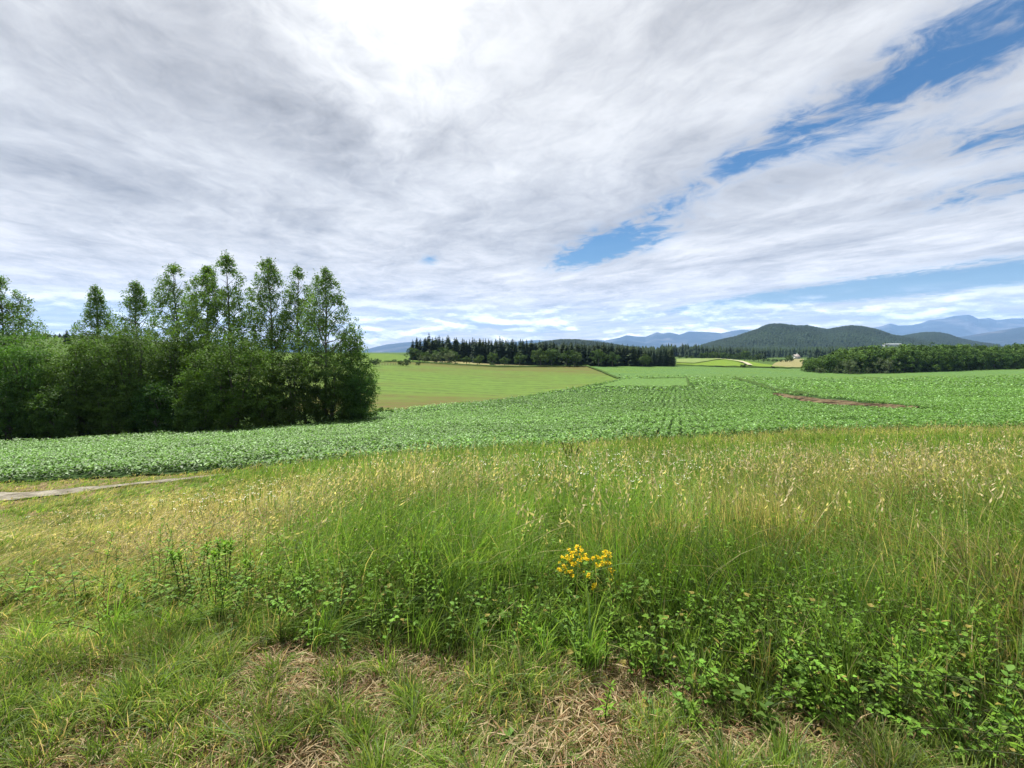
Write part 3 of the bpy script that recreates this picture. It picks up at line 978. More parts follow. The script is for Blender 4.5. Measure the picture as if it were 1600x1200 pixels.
def round_mesh(seed, base=(0.05, 0.09, 0.025), n=1500, leaf=.05, lowcut=.12, rx=.42):
    """deciduous tree of unit height"""
    global rng
    rng = np.random.default_rng(seed)
    cr, tr = Soup(), Soup()
    lob = [(rng.normal() * .14, rng.normal() * .14, rng.uniform(.42, .78), rng.uniform(.18, .30)) for _ in range(8)] + [(0, 0, .55, .36)]
    for k in range(int(n / 22)):
        lx, ly, lz, lr = lob[rng.integers(len(lob))]
        d = rand_dirs(1)[0]
        p = np.array([lx, ly, lz]) + d * lr * rng.uniform(.7, 1.02) * np.array([rx / .38, rx / .38, .95])
        if lowcut < .1 and rng.random() < .35: p[2] = rng.uniform(.02, .4); p[:2] *= 1.1
        p[2] = np.clip(p[2], lowcut, 1.0)
        m = 22
        pos = p + rand_dirs(m) * .075 * rng.random((m, 1)) ** .4
        out = np.repeat(d[None], m, 0)
        tint = leaf_col(1, base, .22, .2)
        leaf_quads(cr, pos, rng.uniform(.7, 1.3, m) * leaf, np.clip(tint * (1 + rng.normal(size=(m, 1)) * .12), .008, 1), .3, out, .8)
    add_tube(tr, [(0, 0, -.02), (.01, 0, .3), (0, .01, .6)], [.022, .016, .006], BARKC, 5)
    for k in range(4):
        a = k * 1.57 + rng.random()
        add_tube(tr, [(0, 0, .25), (math.cos(a) * .14, math.sin(a) * .14, .5), (math.cos(a) * .2, math.sin(a) * .2, .68)], [.012, .008, .003], BARKC, 4)
    return tr.mesh('trunk', BARK), cr.mesh('crown', FAR)


def tree_from(meshes, name, loc, H, wide, yaw, label, cat, group):
    o = empty(name, loc)
    o.scale = (H * wide, H * wide, H)
    o.rotation_euler.z = yaw
    obj('trunk', meshes[0], o)
    obj('crown', meshes[1], o)
    return tag(o, label, cat, group)


SPR = [spruce_mesh(s, R=r, base=b) for s, r, b in ((61, .24, (.022, .042, .020)), (62, .19, (.018, .036, .019)), (63, .28, (.030, .050, .020)), (64, .21, (.020, .040, .022)), (65, .25, (.034, .056, .022)), (66, .17, (.024, .046, .022)))]
DEC = [round_mesh(71, (.050, .092, .024)), round_mesh(72, (.042, .080, .022)), round_mesh(73, (.062, .105, .030)), round_mesh(74, (.040, .070, .024))]
DECL = [round_mesh(76, (.055, .105, .024), n=2000, lowcut=.04, rx=.46), round_mesh(77, (.045, .092, .022), n=2000, lowcut=.04, rx=.46), round_mesh(78, (.062, .115, .028), n=2000, lowcut=.04, rx=.46)]
WIL = [round_mesh(75, (.085, .115, .060), lowcut=.03, rx=.5)]

R2 = random.Random(5)
ORD = ['first', 'second', 'third', 'fourth', 'fifth', 'sixth', 'seventh', 'eighth', 'ninth', 'tenth', 'eleventh', 'twelfth', 'thirteenth', 'fourteenth', 'fifteenth', 'sixteenth', 'seventeenth', 'eighteenth', 'nineteenth', 'twentieth', 'twenty first', 'twenty second', 'twenty third']


def top_h(px, Y, toppy, z):
    d = ray(px, toppy)
    return EYE + d[2] / d[1] * Y - z


# middle wood: spruces behind, leafy trees in front
WOOD_TOP = [(636, 534), (650, 529), (668, 524), (700, 523), (712, 525), (730, 529), (760, 528), (790, 529), (820, 530), (850, 531), (880, 533), (910, 534), (940, 535), (975, 536), (1000, 540), (1012, 545), (1020, 545), (1035, 540), (1052, 543)]
wt = np.array(WOOD_TOP, float)
n_sp = 0
for row, (dY, cnt) in enumerate(((0, 68), (9, 62), (20, 56))):
    for k in range(cnt):
        px = 640 + (1050 - 640) * (k + R2.random() * .9) / cnt
        if row and 1004 < px < 1022: continue
        if row == 0 and px < 740: continue
        Y0 = np.interp(px, [640, 700, 760, 800, 1050], [262, 266, 262, 258, 262])
        Y = Y0 + dY + R2.uniform(0, 6)
        x, y, z = at(px, Y)
        H = max(7, top_h(px, Y, np.interp(px, wt[:, 0], wt[:, 1]) + R2.uniform(-1.0, 4), z))
        tree_from(R2.choice(SPR), 'spruce_tree', (x, y, z - .2), H, R2.uniform(.8, 1.25), R2.random() * 6, 'dark spruce standing close among others in the wood beyond the pale field', 'tree', 'spruces of the middle wood')
for px, top, lab in ((671, 519, 'tall spruce with a bare tip standing above the left part of the middle wood'), (652, 525, 'spruce rising at the left end of the middle wood'), (781, 524.5, 'thin spruce tip poking above the middle wood'),
                     (739, 526, 'spruce topping the wood just left of its middle dip')):
    Y = 285; x, y, z = at(px, Y)
    tree_from(SPR[1], 'spruce_tree', (x, y, z - .2), top_h(px, Y, top, z), 1.0, 1.0, lab, 'tree', 'spruces of the middle wood')
LEAFY = [(645, 541, 250), (656, 545, 252), (668, 548, 248), (679, 550, 246), (688, 541, 256), (702, 540, 255), (712, 549, 247), (729, 555, 246), (746, 552, 246), (770, 549, 252), (812, 549, 250), (845, 541, 250), (862, 542, 251), (885, 545, 252), (897, 544, 252),
         (935, 544, 254), (957, 548, 254), (1004, 551, 258), (1010, 556, 256), (788, 556, 250)]
for k, (px, top, Y) in enumerate(LEAFY):
    x, y, z = at(px, Y)
    H = top_h(px, Y, top, z)
    tree_from(DEC[k % 3], 'leafy_tree', (x, y, z - .2), H, 1.15 if H > 6 else 1.3, k * 1.3, '%s round leafy tree from the left before the dark spruces of the middle wood' % ORD[sorted(q[0] for q in LEAFY).index(px)], 'tree', 'leafy trees along the middle wood edge')
for px, top, Y, w, lab in ((663, 553.5, 244, 1.4, 'round pale green bush before the left part of the middle wood'), (700, 548, 243, 1.5, 'biggest round pale green bush before the middle wood'), (682, 551.5, 243, 1.2, 'pale green bush left of the biggest bush at the wood edge')):
    x, y, z = at(px, Y)
    tree_from(WIL[0], 'leafy_bush', (x, y, z - .2), top_h(px, Y, top, z), w, px, lab, 'bush', 'pale bushes at the wood edge')
for px, top, Y, w, lab in ((584, 557, 190, 1.5, 'dark round tree beside the right edge of the grove'), (616, 560, 240, 1.6, 'lone round bush on the grassy hill'), (626, 561.5, 205, 1.2, 'left one of two round bushes at the end of the field fence'),
                           (634, 563, 203, 1.5, 'right one of two round bushes at the end of the field fence'), (637, 558, 222, 1.3, 'bush at the left foot of the middle wood'), (653, 563.5, 215, 1.3, 'small bush on the grass strip below the wood'),
                           (1161, 567.0, 262, 1.6, 'lone small round bush beside the pale path on the yellow field'), (1208, 570.5, 268, 1.3, 'small dark bush at the right foot of the yellow field'),
                           (769, 564.5, 246, 1.6, 'low dark bush at the foot of the middle wood')):
    x, y, z = at(px, Y)
    tree_from(DEC[3], 'round_bush', (x, y, z - .15), max(1.2, top_h(px, Y, top, z)), w, px, lab, 'bush', 'scattered field bushes')

# right wood
RW = np.array([(1254, 561), (1270, 556), (1290, 550), (1310, 544), (1330, 540), (1350, 538), (1380, 537), (1420, 535), (1450, 534.5), (1480, 534), (1510, 535), (1540, 537), (1570, 536), (1600, 536), (1700, 534), (1800, 533)], float)
RWB = np.array([(1254, 236), (1300, 232), (1350, 228), (1400, 228), (1450, 232), (1500, 240), (1600, 250), (1800, 255)], float)
for row, (dY, cnt) in enumerate(((0, 40), (10, 40), (22, 40))):
    for k in range(cnt):
        px = 1258 + (1760 - 1258) * (k + R2.random() * .8) / cnt
        Y = np.interp(px, RWB[:, 0], RWB[:, 1]) + dY + R2.uniform(0, 5)
        x, y, z = at(px, Y)
        H = max(5, top_h(px, Y, np.interp(px, RW[:, 0], RW[:, 1]) + R2.uniform(-1.0, 3.5) + (5 if row == 0 else 0), z))
        tree_from(R2.choice(DECL if row < 2 else DEC[:3]), 'leafy_tree', (x, y, z - .3), H, R2.uniform(1.0, 1.35), R2.random() * 6, 'leafy tree merging into the long green wood beyond the field on the right', 'tree', 'leafy trees of the right wood')
for px, top, Y, w, lab in ((1329, 560, 222, 1.7, 'round grey green willow bush, left one in front of the right wood'), (1385, 558, 222, 1.7, 'round grey green willow bush, right one in front of the right wood'),
                           (1281, 573, 228, 1.8, 'smallest willow bush before the left end of the right wood'), (1307, 574, 226, 1.5, 'low shrub between the willow bushes and the left end of the right wood'),
                           (1357, 573, 224, 1.6, 'low pale shrub between the two round willow bushes')):
    x, y, z = at(px, Y)
    tree_from(WIL[0], 'willow_bush', (x, y, z - .2), top_h(px, Y, top, z), w * .8, px, lab, 'bush', 'willow bushes before the right wood')
# trees on the ridge behind the yellow field
RT = [(1096, 550), (1104, 548), (1112, 547), (1121, 549), (1130, 549), (1139, 551), (1147, 553), (1155, 549), (1163, 546), (1171, 554), (1178, 557), (1185, 549), (1193, 560), (1200, 561), (1207, 563), (1213, 560), (1220, 560), (1228, 559), (1236, 553), (1062, 557), (1072, 556), (1081, 557)]
for k, (px, top) in enumerate(RT):
    Y = 430 + (k % 4) * 9
    x, y, z = at(px, Y)
    tree_from(DEC[k % 4], 'leafy_tree', (x, y, z - .3), max(4, top_h(px, Y, top, z)), 1.2, k * 2.1, '%s leafy tree from the left in the row behind the yellow green field' % ORD[sorted(q[0] for q in RT).index(px)], 'tree', 'trees behind the yellow field')

# far woods read as one mass
def forest_mass(name, label, pts, hts, base, seed, wide=0.42):
    global rng
    rng = np.random.default_rng(seed)
    n = len(pts)
    s = Soup()
    pts = np.asarray(pts, float); hts = np.asarray(hts, float)
    K = 6
    for lv, (zb, zt, rr) in enumerate(((.10, .55, 1.0), (.35, .80, .75), (.60, 1.0, .48))):
        a = np.arange(K) / K * 6.283
        ring = np.zeros((n, K + 1, 3))
        ph = rng.random((n, 1)) * 6.28
        R = hts[:, None] * wide * .5 * rr * rng.uniform(.7, 1.25, (n, K))
        ring[:, :K, 0] = np.cos(a[None] + ph) * R
        ring[:, :K, 1] = np.sin(a[None] + ph) * R
        ring[:, :K, 2] = hts[:, None] * (zb + rng.uniform(-.05, .05, (n, K)))
        ring[:, K, 2] = hts * zt
        ring += pts[:, None]
        s.add(ring, [(k, (k + 1) % K, K) for k in range(K)], leaf_col(n, base, .16, .12) * .85 * (.45 + 1.1 * fbm(pts[:, 0], pts[:, 1], 240, seed)[:, None]))
    return tag(obj(name, s.mesh(name, FAR)), label, 'wood', kind='stuff')


def scatter_on(V, n, seed):
    r = np.random.default_rng(seed)
    na, nr = V.shape[:2]
    i = r.random(n) * (na - 1.01); j = r.random(n) * (nr * .56)
    a, b = i.astype(int), j.astype(int)
    fa, fb = (i - a)[:, None], (j - b)[:, None]
    return (V[a, b] * (1 - fa) + V[a + 1, b] * fa) * (1 - fb) + (V[a, b + 1] * (1 - fa) + V[a + 1, b + 1] * fa) * fb


p = scatter_on(hill_V, 34000, 1); forest_mass('hillside_forest', 'dark mixed forest covering the big rounded hill', p, np.random.default_rng(2).uniform(8, 15, len(p)), (0.022, 0.040, 0.021), 81, .85)
p = scatter_on(hill2_V, 12000, 3); forest_mass('hillside_forest', 'hazy forest on the low hill right of the big one', p, np.random.default_rng(4).uniform(8, 15, len(p)), (0.023, 0.040, 0.023), 82, .9)
p = scatter_on(hill3_V, 9000, 5); forest_mass('hillside_forest', 'forest on the low ridge just above the middle wood', p, np.random.default_rng(6).uniform(8, 14, len(p)), (0.022, 0.040, 0.021), 83, .8)
r_ = np.random.default_rng(9)
pxs = r_.uniform(1030, 1900, 6500); Ys = np.exp(r_.uniform(math.log(620), math.log(1700), 6500))
keep = ~((pxs > 1195) & (pxs < 1262) & (Ys < 760))
pxs, Ys = pxs[keep], Ys[keep]
X = (pxs - 800) / F * Ys
p = np.stack([X, Ys, ground(X, Ys) - .5], -1)
forest_mass('valley_forest', 'dark spruce forest filling the valley below the big hill', p, r_.uniform(9, 17, len(p)) + 4 * vnoise(X, Ys, 120, 2), (0.022, 0.044, 0.022), 84, .42)
pxs = r_.uniform(600, 1100, 2500); Ys = np.exp(r_.uniform(math.log(300), math.log(900), 2500))
X = (pxs - 800) / F * Ys
k_ = (pxs > 660) | (Ys > 420)
k_ &= ~((pxs > 1050) & (Ys < 620))
k_ &= ~((pxs < 670))
X, Ys = X[k_], Ys[k_]
p = np.stack([X, Ys, ground(X, Ys) - .5], -1)
forest_mass('wood_interior', 'dark trees deep inside the middle wood', p, r_.uniform(9, 12, len(p)), (0.022, 0.042, 0.020), 85, .5)
# tree line on the far left hill
pxs = r_.uniform(-200, 240, 260); Ys = r_.uniform(560, 700, 260)
X = (pxs - 800) / F * Ys
p = np.stack([X, Ys, ground(X, Ys) - .5], -1)
forest_mass('hilltop_wood', 'thin dark tree line on the hilltop seen left between the poplars', p, r_.uniform(3, 7, len(p)), (0.03, 0.05, 0.025), 86, .9)
x, y, z = at(108, 300)
tree_from(SPR[0], 'spruce_tree', (x, y, z), top_h(108, 300, 515, z), 1.3, 0, 'single dark spruce on the hill seen through the gap in the grove', 'tree', None)

exec_rest = True
# ------------------------------------------------------------------ farmhouse, greenhouse, fence
def plain(name, a, b, s=2.0, rough=.8):
    return surf_mat(name, field_plain(a, b, s), rough=rough, bump=0.02)


M_wall = plain('white_render', (.70, .69, .66), (.80, .79, .76))
M_roof = plain('grey_tiles', (.20, .18, .17), (.30, .27, .25), 5)
M_win = plain('dark_window', (.03, .035, .04), (.06, .07, .08), 1, .2)
M_wood = plain('weathered_wood', (.16, .13, .10), (.27, .23, .18), 8)
M_poly = plain('greenhouse_film', (.30, .33, .32), (.42, .45, .44), .3, .4)


def box_soup(s, x0, x1, y0, y1, z0, z1):
    V = np.array([[(x0, y0, z0), (x1, y0, z0), (x1, y1, z0), (x0, y1, z0), (x0, y0, z1), (x1, y0, z1), (x1, y1, z1), (x0, y1, z1)]], float)
    s.add(V, [(3, 2, 1, 0), (4, 5, 6, 7), (0, 1, 5, 4), (1, 2, 6, 5), (2, 3, 7, 6), (3, 0, 4, 7)], np.ones((1, 3)))


def house(px, Y, w, dp, h, rh, yaw, label):
    x, y, z = at(px, Y)
    root = empty('farmhouse', (x, y, z - .3)); root.rotation_euler.z = yaw
    s = Soup(); box_soup(s, -w / 2, w / 2, -dp / 2, dp / 2, 0, h)
    V = np.array([[(-w / 2, -dp / 2, h), (-w / 2, dp / 2, h), (-w / 2, 0, h + rh), (w / 2, -dp / 2, h), (w / 2, dp / 2, h), (w / 2, 0, h + rh)]], float)
    s.add(V, [(0, 1, 2), (3, 5, 4)], np.ones((1, 3)))
    obj('wall', s.mesh('wall', M_wall), root)
    r = Soup(); e = .5; t = .25
    for sg in (-1, 1):
        a = np.array([(-w / 2 - e, sg * (dp / 2 + e), h - e * rh / (dp / 2) + .05), (w / 2 + e, sg * (dp / 2 + e), h - e * rh / (dp / 2) + .05), (w / 2 + e, 0, h + rh + .05), (-w / 2 - e, 0, h + rh + .05)])
        V = np.concatenate([a, a + [0, 0, t]])[None]
        r.add(V, [(0, 1, 2, 3), (7, 6, 5, 4), (0, 4, 5, 1), (1, 5, 6, 2), (2, 6, 7, 3), (3, 7, 4, 0)], np.ones((1, 3)))
    ro = obj('roof', r.mesh('roof', M_roof), root)
    c_ = Soup(); box_soup(c_, w * .2, w * .2 + .8, -.4, .4, h + rh - .5, h + rh + 1.2)
    obj('chimney', c_.mesh('chimney', M_wall), ro)
    for k in range(3):
        q = Soup(); xx = -w / 2 + w * (k + .6) / 3.4
        box_soup(q, xx, xx + 1.1, -dp / 2 - .05, -dp / 2 + .05, 1.4, 2.7)
        obj('window', q.mesh('window', M_win), root)
    return tag(root, label, 'house')


house(1243, 640, 8, 7, 3.6, 3.2, .35, 'small white farmhouse with grey roof on the rise left of the right wood')
sheet('pale_rise', [(1205, 574), (1253, 575.5), (1256, 562), (1243, 562.2), (1222, 564.5), (1210, 569)], M_field_dry, lift=2.0)

# fence on the hill
fx = [at(p_, y_)[:2] for p_, y_ in ((588, 196), (600, 200), (612, 203), (622, 205))]
root = empty('fence', (*fx[0], float(ground(*fx[0]))))
o0 = np.array(root.location)
fp = np.array(fx); tt = np.linspace(0, 1, 9)
FX, FY = np.interp(tt, np.linspace(0, 1, 4), fp[:, 0]), np.interp(tt, np.linspace(0, 1, 4), fp[:, 1])
FZ = ground(FX, FY)
for a_, b_, c_ in zip(FX, FY, FZ):
    s = Soup(); add_tube(s, np.array([(a_, b_, c_ - .2), (a_, b_, c_ + 1.35)]) - o0, [.09, .08], (1, 1, 1), 6)
    obj('post', s.mesh('post', M_wood), root)
for hgt in (.6, 1.15):
    s = Soup(); add_tube(s, np.stack([FX, FY, FZ + hgt], -1) - o0, [.04] * 9, (1, 1, 1), 5)
    obj('rail', s.mesh('rail', M_wood), root)
tag(root, 'low wooden post and rail fence along the hill top of the pale field', 'fence')

# greenhouses far on the right behind the wood
for k, (px, Y) in enumerate(((1392, 1500),)):
    x, y, z = at(px, Y)
    zt = EYE + ray(px, 536.8)[2] / ray(px, 536.8)[1] * Y
    root = empty('greenhouse', (x, y, z))
    s = Soup(); hh = zt - z
    a = np.linspace(0, math.pi, 9)
    prof = np.stack([np.cos(a) * 5, np.sin(a) * 3.5 + hh - 3.5], -1)
    prof = np.concatenate([[(5, 0)], prof, [(-5, 0)]])
    V = np.concatenate([[(x_, yy, zz) for yy, zz in prof] for x_ in (-26, 26)])
    n_ = len(prof)
    s.add(V[None], [(i, i + 1, n_ + i + 1, n_ + i) for i in range(n_ - 1)], np.ones((1, 3)))
    s.add(V[None], [tuple(range(n_)), tuple(range(2 * n_ - 1, n_ - 1, -1))], np.ones((1, 3)))
    obj('film_cover', s.mesh('film_cover', M_poly), root)
    tag(root, 'long pale greenhouse roof showing over the right wood', 'greenhouse')

# ------------------------------------------------------------------ crop plants
def gauss2(x, y, cx, cy, wx, wy):
    return np.exp(-((x - cx) / wx) ** 2 - ((y - cy) / wy) ** 2)


rng = np.random.default_rng(101)
CROPP = np.array(crop_poly)
SBANK = np.array([hit(*q) for q in ((1205, 615.5), (1250, 619.5), (1300, 625), (1350, 630), (1400, 636), (1440, 640), (1440, 644.5), (1400, 644.5), (1350, 641.5), (1300, 637.5), (1250, 631), (1208, 621.5))])
RPATCH = np.array([hit(*q) for q in ((935, 605), (968, 595.5), (1000, 593), (1073, 592.5), (1077, 606), (1000, 606))])
SEAM = np.array([hit(*q) for q in ((1150, 593), (1180, 602), (1215, 614), (1300, 624), (1400, 637), (1450, 645), (1510, 652), (1620, 656), (1800, 657))])


def crop_points(y0, y1, rowsp, plsp):
    # rows roughly along the view in the middle of the field
    w = 1.30 * y1
    ang = 0.33
    R = np.arange(-w * 1.2, w * 1.2, rowsp)
    S = np.arange(-y1 * .4, y1 * 1.45, plsp)
    rr, ss = np.meshgrid(R, S)
    rr = rr.ravel() + rng.normal(size=rr.size) * rowsp * .125
    ss = ss.ravel() + rng.normal(size=ss.size) * plsp * .3
    x = rr * math.cos(ang) - ss * math.sin(ang) * -1
    y = ss * math.cos(ang) - rr * math.sin(ang)
    k = (y > y0) & (y < y1) & (np.abs(x) < 1.15 * y + 2)
    x, y = x[k], y[k]
    k = in_poly(x, y, CROPP) & ~in_poly(x, y, SBANK) & ~in_poly(x, y, RPATCH)
    d = np.full(len(x), 1e9)
    for a, b in zip(SEAM[:-1], SEAM[1:]):
        ab = b - a
        t = np.clip(((x - a[0]) * ab[0] + (y - a[1]) * ab[1]) / (ab @ ab), 0, 1)
        d = np.minimum(d, np.hypot(x - a[0] - t * ab[0], y - a[1] - t * ab[1]))
    k &= d > 0.45
    return x[k], y[k]


def crop_leaves(s, x, y, nl, size, hgt):
    n = len(x)
    z = ground(x, y)
    big = fbm(x, y, 14, 5)
    hmod = (.75 + .5 * vnoise(x, y, 1.1, 9)) * (.8 + .4 * big)
    for k in range(nl):
        a = rng.random(n) * 6.283
        u = (k + rng.random(n)) / nl
        el = rng.uniform(-.1, .75, n)
        L = size * rng.uniform(.7, 1.25, n)
        d = np.stack([np.cos(a) * np.cos(el), np.sin(a) * np.cos(el), np.sin(el)], -1)
        p0 = np.stack([x, y, z + hgt * hmod * (.25 + .75 * u)], -1) + d * .03
        side = unit(np.cross(d, [0, 0, 1.]))
        mid = p0 + d * L[:, None] * .5
        tip = p0 + d * L[:, None] * .95 - np.array([0, 0, 1]) * (L * rng.uniform(.15, .45, n))[:, None]
        w = (L * .30)[:, None]
        V = np.stack([p0, mid + side * w + [0, 0, .012], tip, mid - side * w + [0, 0, .012]], 1)
        base = np.array([.112, .220, .056])
        c = base[None] * (0.50 + .80 * rng.random((n, 1)) ** 1.2) * (.75 + .5 * big[:, None]) * (.55 + .6 * u[:, None])  # darkness between the leaves put into their colour, deeper low on the plant
        c = np.where(rng.random((n, 1)) < .16, c * 1.4 + .09, c)  # some leaves paled: whitish highlights put into the leaf colour
        s.add(V, [(0, 1, 2), (0, 2, 3)], np.clip(c, 0, .6))


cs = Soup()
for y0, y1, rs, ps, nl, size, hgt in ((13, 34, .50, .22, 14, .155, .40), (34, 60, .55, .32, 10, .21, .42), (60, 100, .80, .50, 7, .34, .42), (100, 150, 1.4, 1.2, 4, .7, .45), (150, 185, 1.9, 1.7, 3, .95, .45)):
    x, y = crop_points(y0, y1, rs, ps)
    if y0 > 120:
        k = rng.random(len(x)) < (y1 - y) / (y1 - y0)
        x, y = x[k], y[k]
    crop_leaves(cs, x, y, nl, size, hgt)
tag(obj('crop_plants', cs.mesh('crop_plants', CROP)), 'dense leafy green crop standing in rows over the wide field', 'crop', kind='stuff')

# ------------------------------------------------------------------ meadow
def hit_many(pxy):
    return np.array([hit(*q) for q in pxy])


def meadow_fields(x, y):
    """height and dryness of the grass, direction it leans to"""
    px = 800 + x / np.maximum(y, .5) * F
    left = np.clip((560 - px) / 300, 0, 1)
    h = .56 - .26 * left
    h = h * (.55 + .5 * fbm(x, y, 2.2, 31) + .45 * fbm(x, y, .45, 33, 2))
    h = h * (1 - .45 * np.clip((420 - px) / 120, 0, 1) * np.clip((y - 6.5) / 3, 0, 1))
    h = h * np.clip(1.15 - .018 * y, .7, 1.1)
    # nearest strip is cut short, the weeds begin behind it
    vy = verge_y(px)
    k = np.clip((y - vy) / .5, 0, 1)
    h = h * (.30 + .70 * k)
    dry = .09 + .16 * left + .85 * (fbm(x, y, 2.6, 41) - .5) + .35 * (fbm(x, y, .8, 43) - .5)
    for (cx, cy, wx, wy, amp) in DRY: dry = dry + amp * gauss2(px, y, cx, cy, wx, wy)
    return h, np.clip(dry, 0, 1), left


DRY = [(330, 6.5, 190, 2.6, .50), (120, 5.0, 160, 1.6, .35), (680, 5.6, 110, 1.3, .42), (1450, 5.6, 190, 1.9, .42), (1200, 5.0, 110, 1.2, .35), (1400, 20, 420, 2.6, .45), (950, 17, 160, 2.5, .22),
       (1250, 11, 480, 3.6, -.32), (900, 11, 260, 4.0, -.25), (600, 12, 200, 3, -.15), (740, 3.2, 400, .7, -.35), (1300, 3.0, 300, .7, -.30), (850, 6.8, 150, 1.6, -.12)]


def verge_y(px):
    """where the tall growth begins, metres ahead"""
    return np.interp(px, [-300, 0, 250, 450, 700, 1000, 1100, 1250, 1400, 1600, 1900], [2.55, 2.6, 2.65, 2.5, 2.4, 2.35, 2.2, 2.05, 1.95, 1.75, 1.6])


def wind(x, y):
    px = 800 + x / np.maximum(y, .5) * F
    w = np.interp(px, [0, 350, 700, 1000, 1300, 1600], [1.1, .95, .45, .0, -.25, -.35])
    a = (fbm(x, y, 3, 61) - .5) * 1.2
    return w, a


def blades(s, x, y, h, w, dry, bend, seg=3, leanx=None, base_dark=None):
    n = len(x)
    z = ground(x, y)
    wx, wa = wind(x, y)
    if leanx is not None: wx = leanx
    a = rng.random(n) * 6.283
    lean = np.stack([np.cos(a) * .5 + wx + rng.normal(size=n) * .35, np.sin(a) * .6 + wa * .8, np.zeros(n)], -1)
    lean *= (bend * rng.uniform(.5, 1.4, n))[:, None]
    ln = np.linalg.norm(lean, axis=1)
    lean /= np.maximum(1, ln / 1.0)[:, None]
    ln = np.minimum(ln, 1.0)
    yaw = rng.random(n) * 6.283
    side = np.stack([np.cos(yaw), np.sin(yaw) * .35, np.zeros(n)], -1)
    side = unit(side)
    p0 = np.stack([x, y, z - .01], -1)
    ts = np.linspace(0, 1, seg + 1)
    V = []
    for i, t in enumerate(ts):
        zz = h * t * (1 - .45 * ln * t)
        c_ = p0 + lean * (h * t ** 1.7)[:, None] * .85 + np.stack([0 * zz, 0 * zz, zz], -1)
        ww = (w * (1.0 - .55 * t) * .5)[:, None]
        if i < seg:
            V += [c_ - side * ww, c_ + side * ww]
        else:
            V += [c_]
    V = np.stack(V, 1)
    fs = [(2 * i, 2 * i + 1, 2 * i + 3, 2 * i + 2) for i in range(seg - 1)] + [(2 * seg - 2, 2 * seg - 1, 2 * seg)]
    green = np.array([.120, .225, .032]); green2 = np.array([.215, .300, .070]); blue = np.array([.130, .205, .085])
    cv = ((.42 + 1.15 * fbm(x, y, .32, 91, 2)) * (.7 + .6 * vnoise(x, y, 1.3, 93)))[:, None]  # clump by clump tone: shadow gaps in the grass put into the blade colour
    straw = np.array([.50, .41, .22]); straw2 = np.array([.32, .25, .12])
    r = rng.random((n, 1)); r2 = rng.random((n, 1))
    g_ = np.where(r < .5, green, np.where(r < .82, green2, blue))
    st = np.where(r2 < .6, straw, straw2)
    isdry = (rng.random(n) < dry)[:, None]
    c = np.where(isdry, st, g_ * (1 - .25 * dry[:, None]) + straw * .25 * dry[:, None]) * (.7 + .6 * rng.random((n, 1))) * cv
    s.add(V, fs, np.clip(c, 0, .8))
    return V[:, -1]


def band(n, y0, y1, margin=1.5):
    u = rng.random(n)
    y = np.sqrt(y0 ** 2 + (y1 ** 2 - y0 ** 2) * u)
    x = rng.uniform(-1, 1, n) * (1.07 * y + margin)
    return x, y


rng = np.random.default_rng(202)
ms = Soup()
for n, y0, y1, w in ((70000, 2.0, 4.2, .0060), (80000, 4.2, 8, .0085), (70000, 8, 14, .013), (65000, 14, 23, .018)):
    x, y = band(n, y0, y1)
    # tufts: pull blades towards tuft centres
    cell = .22 + .01 * y
    gx, gy = np.floor(x / cell), np.floor(y / cell)
    cx = (gx + _h(gx.astype(np.int64), gy.astype(np.int64), 5)) * cell
    cy = (gy + _h(gx.astype(np.int64), gy.astype(np.int64), 9)) * cell
    pull = rng.random(len(x)) * .75
    x, y = x + (cx - x) * pull, y + (cy - y) * pull
    px = 800 + x / y * F
    k = (y > verge_y(px) - .05) & (y < edge_y(px) + .15) & ~in_poly(x, y, TRACK)
    x, y = x[k], y[k]
    h, dry, left = meadow_fields(x, y)
    blades(ms, x, y, h * rng.uniform(.40, 1.15, len(x)), w * rng.uniform(.6, 1.4, len(x)), dry * .85, .75 + .45 * left)

# leaning stalks in every direction and the small leaves of meadow herbs
for n, y0, y1, w in ((14000, 2.4, 5, .0040), (20000, 5, 10, .0065), (9000, 10, 22, .009)):
    x, y = band(n, y0, y1)
    px = 800 + x / y * F
    k = (y > verge_y(px) + .1) & (y < edge_y(px) + .1) & ~in_poly(x, y, TRACK)
    x, y = x[k], y[k]
    h, dry, left = meadow_fields(x, y)
    blades(ms, x, y, h * rng.uniform(.8, 1.6, len(x)), np.full(len(x), w), np.clip(dry + .16 + .25 * left, 0, 1), 1.3 + .5 * left, seg=4, leanx=wind(x, y)[0] + rng.normal(size=len(x)) * .8)
for n, y0, y1, L in ((42000, 2.3, 5, .022), (52000, 5, 10, .030), (46000, 10, 22.5, .05)):
    x, y = band(n, y0, y1)
    px = 800 + x / y * F
    h, dry, left = meadow_fields(x, y)
    k = (y > verge_y(px)) & (y < edge_y(px) + .1) & ~in_poly(x, y, TRACK) & (rng.random(len(x)) < 1.1 - .9 * left) & (fbm(x, y, .5, 55, 2) > .36)
    x, y, h, dry = x[k], y[k], h[k], dry[k]
    m_ = len(x)
    p_ = np.stack([x, y, ground(x, y) + h * (.25 + .70 * rng.random(m_))], -1)
    c0 = np.array([[.12, .22, .035]]) * (.6 + .8 * rng.random((m_, 1))) * (.7 + .6 * fbm(x, y, .4, 57, 2)[:, None])
    c0 = np.where(rng.random((m_, 1)) < .12 + .3 * dry[:, None], np.array([[.34, .30, .14]]), c0)
    leaf_quads(ms, p_, L * rng.uniform(.5, 1.4, m_), c0, .25, aspect=.4)
tag(obj('meadow_grass', ms.mesh('meadow_grass', GRASS)), 'tall wild meadow grass, green and straw coloured, bent by the wind', 'grass', kind='stuff')

